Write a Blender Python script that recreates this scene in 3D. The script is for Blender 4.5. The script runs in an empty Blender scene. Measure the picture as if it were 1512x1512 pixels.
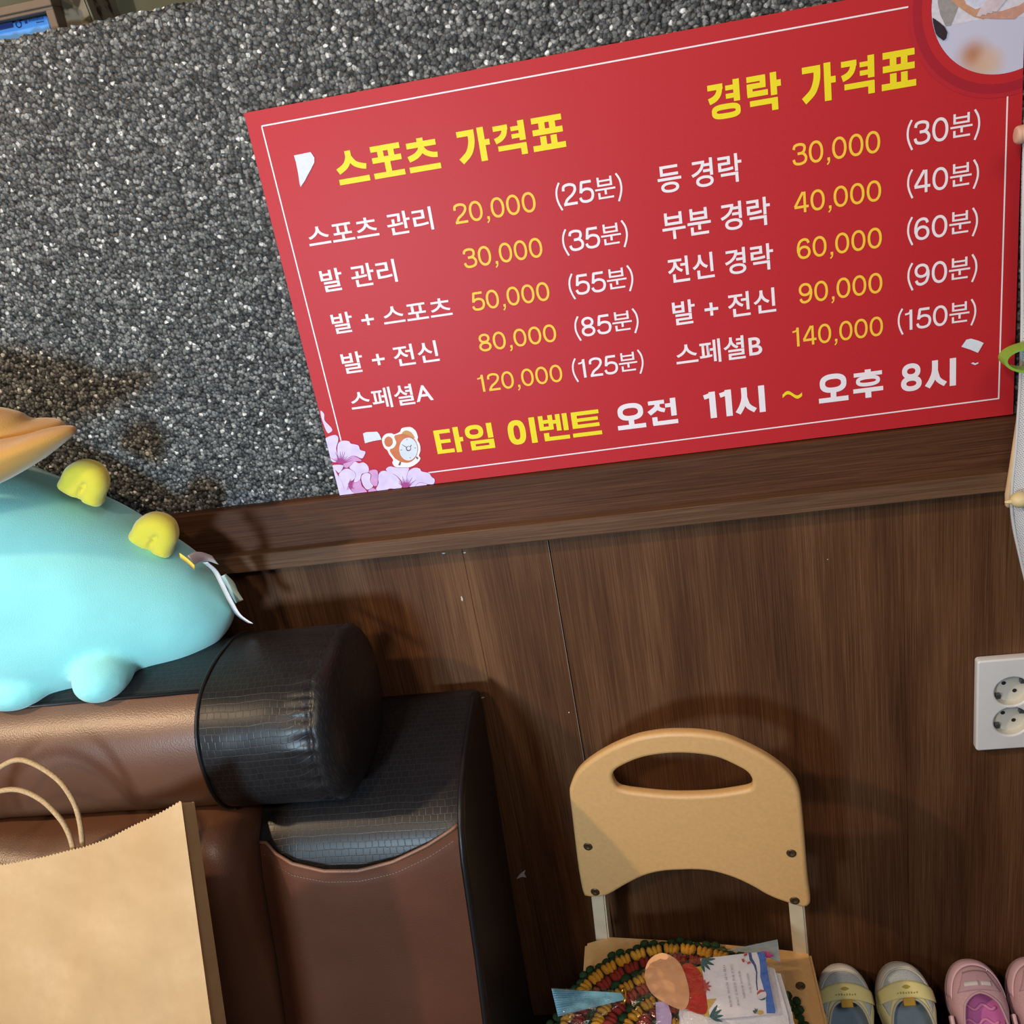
import bpy, bmesh, math, random
from mathutils import Vector, Matrix, noise
random.seed(7)
scene = bpy.context.scene
COL = scene.collection
PI = math.pi

# ---------------------------------------------------------------- camera
FPX, CPX = 1450.0, 756.0
CAM = Vector((0.0, -1.05, 1.25))
AX = Vector((0.98093859, -0.1100724, -0.16013604))    # world X in camera axes (x right, y down, z forward)
AY = Vector((0.10431676, -0.39697975, 0.91187998))
AZ = Vector((-0.16394358, -0.91120313, -0.37793036))
cam_data = bpy.data.cameras.new('camera')
cam = bpy.data.objects.new('camera', cam_data)
COL.objects.link(cam)
cam_data.sensor_width = 36.0
cam_data.lens = 36.0 * FPX / 1512.0
cam_data.clip_start = 0.02
cam.matrix_world = Matrix(((AX[0], -AX[1], -AX[2], CAM[0]),
                           (AY[0], -AY[1], -AY[2], CAM[1]),
                           (AZ[0], -AZ[1], -AZ[2], CAM[2]),
                           (0, 0, 0, 1)))
scene.camera = cam

# ---------------------------------------------------------------- world, lights, exposure
scene.view_settings.view_transform = 'Standard'
scene.view_settings.look = 'None'
scene.view_settings.gamma = 1.0
scene.view_settings.exposure = 0.10
world = bpy.data.worlds.new('world')
scene.world = world
world.use_nodes = True
wb = world.node_tree.nodes['Background']
wb.inputs['Color'].default_value = (0.62, 0.60, 0.66, 1)
wb.inputs['Strength'].default_value = 0.14

def area_light(name, loc, target, sx, sy, power, color):
    l = bpy.data.lights.new(name, 'AREA')
    l.shape = 'RECTANGLE'
    l.size, l.size_y, l.energy, l.color = sx, sy, power, color
    o = bpy.data.objects.new(name, l)
    COL.objects.link(o)
    o.location = loc
    o.rotation_euler = (Vector(target) - Vector(loc)).to_track_quat('-Z', 'Y').to_euler()
    return o

def spot_light(name, loc, target, radius, power, color, angle, blend):
    l = bpy.data.lights.new(name, 'SPOT')
    l.energy, l.color, l.shadow_soft_size, l.spot_size, l.spot_blend = power, color, radius, math.radians(angle), blend
    o = bpy.data.objects.new(name, l)
    COL.objects.link(o)
    o.location = loc
    o.rotation_euler = (Vector(target) - Vector(loc)).to_track_quat('-Z', 'Y').to_euler()
    return o

spot_light('window_daylight', (-0.66, -1.55, 0.96), (-0.50, 0, 1.02), 0.10, 76, (0.60, 0.82, 1.0), 88, 1.0)
area_light('ceiling_lamp', (-1.75, -1.20, 2.30), (-0.1, 0, 0.6), 0.08, 0.08, 32, (1.0, 0.72, 0.45))
area_light('front_lamp', (-0.62, -2.00, 2.20), (-0.1, 0, 0.7), 0.14, 0.14, 13, (1.0, 0.76, 0.52))
area_light('ceiling_panel', (0.55, -1.7, 2.5), (0.1, 0, 0.3), 0.7, 0.7, 11, (1.0, 0.90, 0.80))

# ---------------------------------------------------------------- pixel -> place helpers
def ray(px, py):
    c = Vector((px - CPX, py - CPX, FPX))
    return Vector((AX.dot(c), AY.dot(c), AZ.dot(c)))
def at(px, py, y=None, z=None, x=None):
    r = ray(px, py)
    if y is not None: t = (y - CAM.y) / r.y
    elif z is not None: t = (z - CAM.z) / r.z
    else: t = (x - CAM.x) / r.x
    return CAM + r * t
def onplane(px, py, p0, n):
    r = ray(px, py); n = Vector(n)
    return CAM + r * ((Vector(p0) - CAM).dot(n) / r.dot(n))

# ---------------------------------------------------------------- materials
def new_mat(name):
    m = bpy.data.materials.new(name); m.use_nodes = True
    nt = m.node_tree
    return m, nt, nt.nodes['Principled BSDF']
def setc(b, color, rough=0.5, spec=0.5, metal=0.0):
    b.inputs['Base Color'].default_value = (*color, 1)
    b.inputs['Roughness'].default_value = rough
    b.inputs['Specular IOR Level'].default_value = spec
    b.inputs['Metallic'].default_value = metal
def srgb(r, g, b):
    f = lambda c: (c/255/12.92) if c/255 <= 0.04045 else ((c/255+0.055)/1.055)**2.4
    return (f(r), f(g), f(b))
def N(nt, t, **kw):
    n = nt.nodes.new(t)
    for k, v in kw.items():
        if hasattr(n, k): setattr(n, k, v)
        else: n.inputs[k].default_value = v
    return n
def ramp(nt, stops, interp='LINEAR'):
    n = nt.nodes.new('ShaderNodeValToRGB')
    n.color_ramp.interpolation = interp
    els = n.color_ramp.elements
    while len(els) < len(stops): els.new(0.5)
    for e, (p, c) in zip(els, stops):
        e.position = p; e.color = (*c, 1)
    return n
def coords(nt, scale=(1, 1, 1), kind='Object', rot=(0, 0, 0)):
    tc = nt.nodes.new('ShaderNodeTexCoord')
    mp = nt.nodes.new('ShaderNodeMapping')
    mp.inputs['Scale'].default_value = scale
    mp.inputs['Rotation'].default_value = rot
    nt.links.new(tc.outputs[kind], mp.inputs['Vector'])
    return mp.outputs['Vector']
def bump(nt, b, height, strength=0.3, dist=0.002):
    bp = N(nt, 'ShaderNodeBump'); bp.inputs['Strength'].default_value = strength
    bp.inputs['Distance'].default_value = dist
    nt.links.new(height, bp.inputs['Height']); nt.links.new(bp.outputs['Normal'], b.inputs['Normal'])
    return bp
def plain(name, color, rough=0.5, spec=0.5, noise_amt=0.06, nscale=60, bstr=0.0, metal=0.0, sheen=0.0):
    m, nt, b = new_mat(name); setc(b, color, rough, spec, metal)
    v = coords(nt)
    n = N(nt, 'ShaderNodeTexNoise', Scale=nscale, Detail=4.0)
    nt.links.new(v, n.inputs['Vector'])
    lo = tuple(c*(1-noise_amt) for c in color); hi = tuple(min(1, c*(1+noise_amt)) for c in color)
    r = ramp(nt, [(0.3, lo), (0.7, hi)])
    nt.links.new(n.outputs['Fac'], r.inputs['Fac']); nt.links.new(r.outputs['Color'], b.inputs['Base Color'])
    if bstr: bump(nt, b, n.outputs['Fac'], bstr, 0.001)
    if sheen:
        b.inputs['Sheen Weight'].default_value = sheen
    return m

def wood_mat(name, dark, mid, light, along='Z', fine=420, rough=0.5):
    m, nt, b = new_mat(name); setc(b, mid, rough, 0.22)
    s = {'Z': (1, 1, 0.011), 'X': (0.013, 1, 1), 'Y': (1, 0.02, 1)}[along]
    v = coords(nt, s)
    n1 = N(nt, 'ShaderNodeTexNoise', Scale=fine, Detail=6.0, Roughness=0.7)
    s2 = {'Z': (1, 1, 0.10), 'X': (0.10, 1, 1), 'Y': (1, 0.1, 1)}[along]
    v2 = coords(nt, s2)
    n2 = N(nt, 'ShaderNodeTexNoise', Scale=22.0, Detail=3.0)
    nt.links.new(v, n1.inputs['Vector']); nt.links.new(v2, n2.inputs['Vector'])
    mx = N(nt, 'ShaderNodeMath', operation='MULTIPLY_ADD')
    mx.inputs[1].default_value = 0.62
    nt.links.new(n1.outputs['Fac'], mx.inputs[0])
    m2 = N(nt, 'ShaderNodeMath', operation='MULTIPLY'); m2.inputs[1].default_value = 0.38
    nt.links.new(n2.outputs['Fac'], m2.inputs[0]); nt.links.new(m2.outputs[0], mx.inputs[2])
    r = ramp(nt, [(0.36, dark), (0.50, mid), (0.64, light)])
    nt.links.new(mx.outputs[0], r.inputs['Fac']); nt.links.new(r.outputs['Color'], b.inputs['Base Color'])
    bump(nt, b, n1.outputs['Fac'], 0.12, 0.0006)
    return m

def gravel_mat():
    m, nt, b = new_mat('black_gravel_stone'); setc(b, (0.1, 0.1, 0.1), 0.5, 0.3)
    v = coords(nt)
    nz = N(nt, 'ShaderNodeTexNoise', Scale=160.0, Detail=2.0); nt.links.new(v, nz.inputs['Vector'])
    mixv = N(nt, 'ShaderNodeMix', data_type='VECTOR'); 
    va = N(nt, 'ShaderNodeVectorMath', operation='MULTIPLY_ADD')
    va.inputs[1].default_value = (0.004, 0.004, 0.004)
    nt.links.new(nz.outputs['Color'], va.inputs[0]); nt.links.new(v, va.inputs[2])
    vo = N(nt, 'ShaderNodeTexVoronoi', Scale=250.0); nt.links.new(va.outputs[0], vo.inputs['Vector'])
    vs = N(nt, 'ShaderNodeTexVoronoi', Scale=520.0); nt.links.new(va.outputs[0], vs.inputs['Vector'])
    sep = N(nt, 'ShaderNodeSeparateColor'); nt.links.new(vo.outputs['Color'], sep.inputs[0])
    sep2 = N(nt, 'ShaderNodeSeparateColor'); nt.links.new(vs.outputs['Color'], sep2.inputs[0])
    r1 = ramp(nt, [(0.0, (0.024, 0.025, 0.027)), (0.45, (0.085, 0.089, 0.092)), (0.75, (0.17, 0.176, 0.175)), (0.955, (0.29, 0.295, 0.29)), (0.993, (0.72, 0.72, 0.70))])
    nt.links.new(sep.outputs[0], r1.inputs['Fac'])
    # darker gaps between the grains
    r2 = ramp(nt, [(0.0, (1, 1, 1)), (0.45, (0.9, 0.9, 0.9)), (0.75, (0.12, 0.12, 0.13))])
    ml = N(nt, 'ShaderNodeMath', operation='MULTIPLY'); ml.inputs[1].default_value = 1.0
    nt.links.new(vo.outputs['Distance'], ml.inputs[0]); nt.links.new(ml.outputs[0], r2.inputs['Fac'])
    mm = N(nt, 'ShaderNodeMix', data_type='RGBA', blend_type='MULTIPLY'); mm.inputs[0].default_value = 1.0
    nt.links.new(r1.outputs['Color'], mm.inputs[6]); nt.links.new(r2.outputs['Color'], mm.inputs[7])
    r3 = ramp(nt, [(0.0, (0.55, 0.55, 0.55)), (1.0, (1.35, 1.35, 1.35))])
    nt.links.new(sep2.outputs[1], r3.inputs['Fac'])
    mm2 = N(nt, 'ShaderNodeMix', data_type='RGBA', blend_type='MULTIPLY'); mm2.inputs[0].default_value = 1.0
    nt.links.new(mm.outputs[2], mm2.inputs[6]); nt.links.new(r3.outputs['Color'], mm2.inputs[7])
    nt.links.new(mm2.outputs[2], b.inputs['Base Color'])
    inv = N(nt, 'ShaderNodeMath', operation='MULTIPLY_ADD'); inv.inputs[1].default_value = -1.0
    nt.links.new(vo.outputs['Distance'], inv.inputs[0]); 
    h2 = N(nt, 'ShaderNodeMath', operation='MULTIPLY'); h2.inputs[1].default_value = 0.7
    nt.links.new(sep.outputs[1], h2.inputs[0]); nt.links.new(h2.outputs[0], inv.inputs[2])
    bump(nt, b, inv.outputs[0], 0.75, 0.002)
    return m

def croc_mat():
    m, nt, b = new_mat('black_crocodile_leather'); setc(b, (0.012, 0.011, 0.012), 0.37, 0.3)
    tc = N(nt, 'ShaderNodeTexCoord')
    nz = N(nt, 'ShaderNodeTexNoise', Scale=26.0, Detail=1.0); nt.links.new(tc.outputs['UV'], nz.inputs['Vector'])
    va = N(nt, 'ShaderNodeVectorMath', operation='MULTIPLY_ADD'); va.inputs[1].default_value = (0.006, 0.006, 0)
    nt.links.new(nz.outputs['Color'], va.inputs[0]); nt.links.new(tc.outputs['UV'], va.inputs[2])
    br = N(nt, 'ShaderNodeTexBrick'); nt.links.new(va.outputs[0], br.inputs['Vector'])
    br.offset = 0.35
    for k, val in (('Scale', 1.0), ('Mortar Size', 0.0006), ('Brick Width', 0.0078), ('Row Height', 0.0078), ('Mortar Smooth', 0.8)):
        br.inputs[k].default_value = val
    br.inputs['Color1'].default_value = (1, 1, 1, 1); br.inputs['Color2'].default_value = (0.75, 0.75, 0.75, 1)
    br.inputs['Mortar'].default_value = (0, 0, 0, 1)
    fin = N(nt, 'ShaderNodeTexNoise', Scale=700.0, Detail=2.0); nt.links.new(tc.outputs['UV'], fin.inputs['Vector'])
    ad = N(nt, 'ShaderNodeMath', operation='MULTIPLY_ADD'); ad.inputs[1].default_value = 0.15
    nt.links.new(fin.outputs['Fac'], ad.inputs[0]); nt.links.new(br.outputs['Color'], ad.inputs[2])
    bump(nt, b, ad.outputs[0], 0.22, 0.0007)
    r = ramp(nt, [(0.0, (0.022, 0.019, 0.018)), (1.0, (0.011, 0.010, 0.011))])
    nt.links.new(br.outputs['Color'], r.inputs['Fac']); nt.links.new(r.outputs['Color'], b.inputs['Base Color'])
    return m

def leather_mat(name, color, rough=0.36, spec=0.5):
    m, nt, b = new_mat(name); setc(b, color, rough, spec)
    v = coords(nt)
    vo = N(nt, 'ShaderNodeTexVoronoi', Scale=620.0); nt.links.new(v, vo.inputs['Vector'])
    nz = N(nt, 'ShaderNodeTexNoise', Scale=9.0, Detail=3.0); nt.links.new(v, nz.inputs['Vector'])
    r = ramp(nt, [(0.3, tuple(c*0.82 for c in color)), (0.7, tuple(c*1.12 for c in color))])
    nt.links.new(nz.outputs['Fac'], r.inputs['Fac']); nt.links.new(r.outputs['Color'], b.inputs['Base Color'])
    bump(nt, b, vo.outputs['Distance'], 0.22, 0.0006)
    return m

def paper_mat():
    col = (0.49, 0.305, 0.15)
    m, nt, b = new_mat('brown_kraft_paper'); setc(b, col, 0.75, 0.25)
    v = coords(nt)
    a = N(nt, 'ShaderNodeTexNoise', Scale=14.0, Detail=6.0, Roughness=0.65); nt.links.new(v, a.inputs['Vector'])
    r = ramp(nt, [(0.3, (0.43, 0.26, 0.12)), (0.55, col), (0.75, (0.56, 0.36, 0.19))])
    nt.links.new(a.outputs['Fac'], r.inputs['Fac']); nt.links.new(r.outputs['Color'], b.inputs['Base Color'])
    f = N(nt, 'ShaderNodeTexNoise', Scale=420.0, Detail=3.0); nt.links.new(v, f.inputs['Vector'])
    bump(nt, b, f.outputs['Fac'], 0.12, 0.0006)
    return m

def plush_mat(name, color, sheen=0.5):
    m, nt, b = new_mat(name); setc(b, color, 0.9, 0.15)
    b.inputs['Sheen Weight'].default_value = sheen
    b.inputs['Sheen Roughness'].default_value = 0.5
    v = coords(nt)
    a = N(nt, 'ShaderNodeTexNoise', Scale=900.0, Detail=3.0); nt.links.new(v, a.inputs['Vector'])
    c = N(nt, 'ShaderNodeTexNoise', Scale=16.0, Detail=3.0); nt.links.new(v, c.inputs['Vector'])
    r = ramp(nt, [(0.3, tuple(x*0.93 for x in color)), (0.7, tuple(min(1, x*1.05) for x in color))])
    nt.links.new(c.outputs['Fac'], r.inputs['Fac']); nt.links.new(r.outputs['Color'], b.inputs['Base Color'])
    bump(nt, b, a.outputs['Fac'], 0.35, 0.0012)
    return m

def film_mat(name='clear_film', tint=(0.95, 0.97, 1.0), gloss=0.07):
    m, nt, b = new_mat(name)
    nt.nodes.remove(b)
    out = nt.nodes['Material Output']
    tr = N(nt, 'ShaderNodeBsdfTransparent'); tr.inputs['Color'].default_value = (*tint, 1)
    gl = N(nt, 'ShaderNodeBsdfGlossy'); gl.inputs['Roughness'].default_value = 0.2
    v = coords(nt)
    nz = N(nt, 'ShaderNodeTexNoise', Scale=70.0, Detail=3.0); nt.links.new(v, nz.inputs['Vector'])
    bp = N(nt, 'ShaderNodeBump'); bp.inputs['Strength'].default_value = 1.0; bp.inputs['Distance'].default_value = 0.006
    nt.links.new(nz.outputs['Fac'], bp.inputs['Height']); nt.links.new(bp.outputs['Normal'], gl.inputs['Normal'])
    lw = N(nt, 'ShaderNodeLayerWeight', Blend=0.35)
    mu = N(nt, 'ShaderNodeMath', operation='MULTIPLY_ADD'); mu.inputs[1].default_value = 0.5; mu.inputs[2].default_value = gloss
    nt.links.new(lw.outputs['Fresnel'], mu.inputs[0])
    mx = N(nt, 'ShaderNodeMixShader')
    nt.links.new(mu.outputs[0], mx.inputs[0]); nt.links.new(tr.outputs[0], mx.inputs[1]); nt.links.new(gl.outputs[0], mx.inputs[2])
    nt.links.new(mx.outputs[0], out.inputs['Surface'])
    return m

def perforated_mat():
    m, nt, b = new_mat('perforated_white_plastic'); setc(b, (0.62, 0.66, 0.72), 0.4, 0.5)
    v = coords(nt, (1, 0.0, 1), rot=(0, 0.6, 0))
    vo = N(nt, 'ShaderNodeTexVoronoi', Scale=520.0); vo.inputs['Randomness'].default_value = 0.12
    nt.links.new(v, vo.inputs['Vector'])
    r = ramp(nt, [(0.20, (0.22, 0.24, 0.28)), (0.34, (0.60, 0.63, 0.69))])
    nt.links.new(vo.outputs['Distance'], r.inputs['Fac']); nt.links.new(r.outputs['Color'], b.inputs['Base Color'])
    bump(nt, b, vo.outputs['Distance'], 0.4, 0.001)
    return m

M = {}
M['gravel'] = gravel_mat()
M['panel'] = wood_mat('brown_wood_laminate', (0.046, 0.018, 0.008), (0.098, 0.041, 0.018), (0.165, 0.080, 0.038), 'Z', 850)
M['rail'] = wood_mat('dark_wood_rail', (0.032, 0.011, 0.005), (0.070, 0.026, 0.011), (0.120, 0.050, 0.023), 'X', 850)
M['bead'] = wood_mat('brown_wood_bead', (0.052, 0.024, 0.012), (0.105, 0.052, 0.028), (0.170, 0.092, 0.052), 'X', 780)
M['gap'] = plain('dark_gap', (0.008, 0.006, 0.005), 0.9)
M['floor'] = wood_mat('dark_floor', (0.010, 0.007, 0.006), (0.018, 0.013, 0.011), (0.028, 0.020, 0.016), 'X', 120, 0.5)
M['red'] = plain('red_board_print', (0.46, 0.017, 0.023), 0.50, 0.28, 0.03, 400)
M['boardside'] = plain('white_foam_board', (0.75, 0.74, 0.74), 0.6)
M['white'] = plain('white_print', (0.80, 0.74, 0.80), 0.5, 0.28, 0.02)
M['yellow'] = plain('yellow_print', (0.80, 0.66, 0.014), 0.5, 0.28, 0.03)
M['amber'] = plain('amber_print', (0.86, 0.53, 0.045), 0.5, 0.28, 0.03)
M['darkred'] = plain('dark_red_print', (0.34, 0.012, 0.026), 0.5, 0.28, 0.03)
M['halo'] = plain('deep_red_print', (0.43, 0.016, 0.028), 0.5, 0.28, 0.03)
M['croc'] = croc_mat()
M['brown'] = leather_mat('brown_leather', (0.125, 0.053, 0.028), 0.40, 0.8)
M['pocket'] = leather_mat('reddish_brown_leather', (0.088, 0.031, 0.016), 0.6, 0.18)
M['stitch'] = plain('tan_stitching', (0.32, 0.20, 0.13), 0.7)
M['kraft'] = paper_mat()
M['cord'] = plain('twisted_paper_cord', (0.42, 0.27, 0.14), 0.8, 0.2, 0.2, 500, 0.3)
M['aqua'] = plush_mat('aqua_plush', (0.28, 0.725, 0.72))
M['lemon'] = plush_mat('yellow_plush', (0.80, 0.66, 0.06))
M['mustard'] = plush_mat('tan_plush', (0.50, 0.26, 0.06))
M['chair'] = plain('varnished_beech', (0.60, 0.36, 0.15), 0.42, 0.4, 0.05, 220)
M['post'] = plain('cream_painted_post', (0.58, 0.50, 0.36), 0.45, 0.4)
M['screw'] = plain('brown_screw_head', (0.10, 0.06, 0.03), 0.4, 0.5, metal=0.6)
M['plastic'] = plain('white_plastic', (0.70, 0.72, 0.76), 0.32, 0.5, 0.02)
M['cup'] = plain('cream_plastic', (0.62, 0.61, 0.55), 0.4, 0.5, 0.02)
M['black'] = plain('black_hole', (0.012, 0.012, 0.014), 0.6)

# ---------------------------------------------------------------- object helpers
def prop(o, label=None, cat=None, group=None, kind=None):
    if label: o['label'] = label
    if cat: o['category'] = cat
    if group: o['group'] = group
    if kind: o['kind'] = kind
    return o
def thing(name, loc, label, cat, group=None):
    o = bpy.data.objects.new(name, None); COL.objects.link(o)
    o.empty_display_size = 0.02
    o.location = loc
    return prop(o, label, cat, group)
def origin_of(p):
    v = Vector((0, 0, 0))
    while p is not None:
        v += p.location; p = p.parent
    return v
def obj(name, me, mats, parent=None, smooth=False, angle=None):
    """link one mesh object built in world coordinates; children become local to their parent"""
    o = bpy.data.objects.new(name, me); COL.objects.link(o)
    if not isinstance(mats, (list, tuple)): mats = [mats]
    if not me.materials:
        for m in mats: me.materials.append(m)
    if smooth:
        for p in me.polygons: p.use_smooth = True
    if parent is not None:
        me.transform(Matrix.Translation(-origin_of(parent)))
        o.parent = parent
    return o
def mesh(name, verts, faces, uvs=None, mi=None):
    me = bpy.data.meshes.new(name)
    me.from_pydata([tuple(v) for v in verts], [], faces)
    if mi:
        for p, k in zip(me.polygons, mi): p.material_index = k
    if uvs:
        ul = me.uv_layers.new(name='UVMap')
        for p in me.polygons:
            for li, vi in zip(p.loop_indices, p.vertices):
                ul.data[li].uv = uvs[vi]
    me.update()
    return me
def fix_normals(me):
    bm = bmesh.new(); bm.from_mesh(me)
    bmesh.ops.recalc_face_normals(bm, faces=bm.faces)
    bm.to_mesh(me); bm.free(); me.update()
    return me
def box_mesh(name, lo, hi, bevel=0.0, seg=2):
    bm = bmesh.new()
    bmesh.ops.create_cube(bm, size=1.0)
    for v in bm.verts:
        v.co = Vector([(lo[i]+hi[i])/2 + v.co[i]*(hi[i]-lo[i]) for i in range(3)])
    if bevel:
        bmesh.ops.bevel(bm, geom=bm.edges[:], offset=bevel, segments=seg, affect='EDGES', profile=0.5)
    me = bpy.data.meshes.new(name); bm.to_mesh(me); bm.free()
    return me
def prism_mesh(name, front, depth_vec, bevel=0.0):
    """closed prism: polygon of 3D points, pushed along depth_vec"""
    n = len(front); d = Vector(depth_vec)
    vs = [Vector(p) for p in front] + [Vector(p) + d for p in front]
    fs = [list(range(n)), list(range(2*n-1, n-1, -1))]
    for i in range(n): fs.append([i, i+n, (i+1) % n + n, (i+1) % n])
    me = mesh(name, vs, fs); fix_normals(me)
    if bevel:
        bm = bmesh.new(); bm.from_mesh(me)
        bmesh.ops.bevel(bm, geom=bm.edges[:], offset=bevel, segments=2, affect='EDGES')
        bm.to_mesh(me); bm.free()
    return me
def join_meshes(name, mes):
    vs, fs, mi = [], [], []
    for k, me in enumerate(mes):
        b = len(vs)
        vs += [v.co.copy() for v in me.vertices]
        for p in me.polygons:
            fs.append([i+b for i in p.vertices]); mi.append(p.material_index)
    return mesh(name, vs, fs, None, mi)
def catmull(pts, n=6, closed=False):
    P = [Vector(p) for p in pts]; out = []
    m = len(P)
    rng = range(m if closed else m-1)
    for i in rng:
        p0 = P[(i-1) % m] if (closed or i > 0) else P[i]
        p1, p2 = P[i], P[(i+1) % m]
        p3 = P[(i+2) % m] if (closed or i+2 < m) else p2
        for k in range(n):
            t = k/n
            out.append(0.5*((2*p1)+(-p0+p2)*t+(2*p0-5*p1+4*p2-p3)*t*t+(-p0+3*p1-3*p2+p3)*t**3))
    if not closed: out.append(P[-1])
    return out
def tube_mesh(name, pts, r, seg=10, closed=False, squash=None):
    pts = [Vector(p) for p in pts]; n = len(pts); vs, fs = [], []
    up = Vector((0, 0, 1))
    prev = None
    for i, p in enumerate(pts):
        a = pts[(i-1) % n] if (closed or i > 0) else p
        b = pts[(i+1) % n] if (closed or i < n-1) else p
        t = (b-a).normalized()
        if prev is None:
            s = t.cross(up)
            if s.length < 1e-4: s = t.cross(Vector((1, 0, 0)))
        else:
            s = prev - t*prev.dot(t)
        s.normalize(); prev = s; q = t.cross(s)
        rr = r[i] if isinstance(r, (list, tuple)) else r
        for k in range(seg):
            a_ = 2*PI*k/seg
            vs.append(p + s*math.cos(a_)*rr + q*math.sin(a_)*rr)
    for i in range(n if closed else n-1):
        for k in range(seg):
            j = (i+1) % n
            fs.append([i*seg+k, i*seg+(k+1) % seg, j*seg+(k+1) % seg, j*seg+k])
    if not closed:
        fs.append(list(range(seg))[::-1]); fs.append([(n-1)*seg+k for k in range(seg)])
    return fix_normals(mesh(name, vs, fs))
def ellipsoid(vs, fs, c, r, nu=8, nv=6, rot=None, mi=None, mk=0):
    b = len(vs); c = Vector(c)
    def put(v):
        v = Vector(v)
        if rot is not None: v = rot @ v
        vs.append(c+v)
    put((0, 0, r[2]))
    for j in range(1, nv):
        ph = PI*j/nv
        for i in range(nu):
            th = 2*PI*i/nu
            put((r[0]*math.sin(ph)*math.cos(th), r[1]*math.sin(ph)*math.sin(th), r[2]*math.cos(ph)))
    put((0, 0, -r[2]))
    e = len(vs)-1
    nf = len(fs)
    for i in range(nu): fs.append([b, b+1+i, b+1+(i+1) % nu])
    for j in range(nv-2):
        for i in range(nu):
            fs.append([b+1+j*nu+i, b+1+(j+1)*nu+i, b+1+(j+1)*nu+(i+1) % nu, b+1+j*nu+(i+1) % nu])
    for i in range(nu): fs.append([e, b+1+(nv-2)*nu+(i+1) % nu, b+1+(nv-2)*nu+i])
    if mi is not None: mi += [mk]*(len(fs)-nf)
def dup(root, loc, rot=None, label=None):
    r = root.copy(); COL.objects.link(r); r.location = loc
    if rot is not None: r.rotation_euler = rot
    if label: r['label'] = label
    for ch in list(root.children):
        c = ch.copy(); COL.objects.link(c); c.parent = r
        for g in list(ch.children):
            d = g.copy(); COL.objects.link(d); d.parent = c
    return r
def curve_shape(name, loops, to3d, depth, bevel, normal):
    """filled 2D outline with holes, extruded and rounded through a curve, mapped to 3D by to3d(u,v,w)"""
    cu = bpy.data.curves.new(name, 'CURVE'); cu.dimensions = '2D'; cu.fill_mode = 'BOTH'
    for lp in loops:
        sp = cu.splines.new('POLY'); sp.points.add(len(lp)-1)
        for p, q in zip(sp.points, lp): p.co = (q[0], q[1], 0, 1)
        sp.use_cyclic_u = True
    cu.extrude = depth/2 - bevel; cu.bevel_depth = bevel; cu.bevel_resolution = 3
    if bevel: cu.offset = -bevel
    o = bpy.data.objects.new(name, cu); COL.objects.link(o)
    me = bpy.data.meshes.new_from_object(o.evaluated_get(bpy.context.evaluated_depsgraph_get()))
    bpy.data.objects.remove(o); bpy.data.curves.remove(cu)
    for v in me.vertices: v.co = to3d(v.co.x, v.co.y, v.co.z)
    return fix_normals(me)
def text_mesh(body, offset=0.0):
    cu = bpy.data.curves.new('t', 'FONT'); cu.body = body; cu.size = 1.0; cu.offset = offset; cu.resolution_u = 6
    o = bpy.data.objects.new('t', cu); COL.objects.link(o)
    me = bpy.data.meshes.new_from_object(o.evaluated_get(bpy.context.evaluated_depsgraph_get()))
    bpy.data.objects.remove(o); bpy.data.curves.remove(cu)
    xs = [v.co.x for v in me.vertices]; ys = [v.co.y for v in me.vertices]
    x0, x1, y0, y1 = min(xs), max(xs), min(ys), max(ys)
    for v in me.vertices:
        v.co = ((v.co.x-x0)/(x1-x0), (v.co.y-y0)/(y1-y0), 0)
    return me

# ================================================================ the room
XL, XR = -2.6, 2.0
WALL_TOP = at(150, 28, y=0).z
# gravel partition wall, with a slightly ragged pebbled top edge
Z_RAIL = 0.8635
nx = 900
vs, fs = [], []
for i in range(nx+1):
    x = XL + (XR-XL)*i/nx
    zt = WALL_TOP + random.uniform(-0.0016, 0.0012)
    vs += [(x, 0, 0.0), (x, 0, zt-0.006), (x, random.uniform(0.0, 0.004), zt), (x, 0.14, WALL_TOP-0.003), (x, 0.14, 0.0)]
for i in range(nx):
    for k in range(4):
        fs.append([i*5+k, (i+1)*5+k, (i+1)*5+k+1, i*5+k+1])
fs.append([0, 1, 2, 3, 4]); fs.append([nx*5+k for k in (4, 3, 2, 1, 0)])
prop(obj('wall_back', fix_normals(mesh('wall_back', vs, fs)), M['gravel']), kind='structure')
# brown laminate panelling below, in sheets with narrow gaps
Z_PANEL = 0.80
seams = [XL, -1.05, -0.65, -0.2505, -0.1465, 0.2515, 0.655, 1.06, XR]
parts = [box_mesh('p', (XL, -0.004, 0.004), (XR, -0.001, Z_PANEL))]
for m_ in parts:
    pass
for a, b in zip(seams[:-1], seams[1:]):
    gw = lambda q: 0.0006 if abs(q+0.1465) < 0.01 else 0.00015
    parts.append(box_mesh('p', (a+gw(a), -0.0085, 0.006), (b-gw(b), -0.003, Z_PANEL), 0.0004, 1))
wp = join_meshes('wall_front_panelling', parts)
for i, p in enumerate(wp.polygons): p.material_index = 1 if i < 6 else 0
prop(obj('wall_panelling', wp, [M['panel'], M['gap']]), kind='structure')
def extrude_x(name, prof, x0, x1):
    n = len(prof)
    v = [(x0, y, z) for y, z in prof] + [(x1, y, z) for y, z in prof]
    f = [list(range(n)), list(range(2*n-1, n-1, -1))] + [[i, (i+1) % n, (i+1) % n+n, i+n] for i in range(n)]
    return fix_normals(mesh(name, v, f))
prop(obj('trim_1', extrude_x('trim_1', [(-0.0005, Z_RAIL), (-0.0125, Z_RAIL), (-0.0145, Z_RAIL-0.0015), (-0.0145, 0.8245), (-0.0138, 0.8238), (-0.0138, 0.8086), (-0.0005, 0.8086)], XL, XR), M['rail']), kind='structure')
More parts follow.
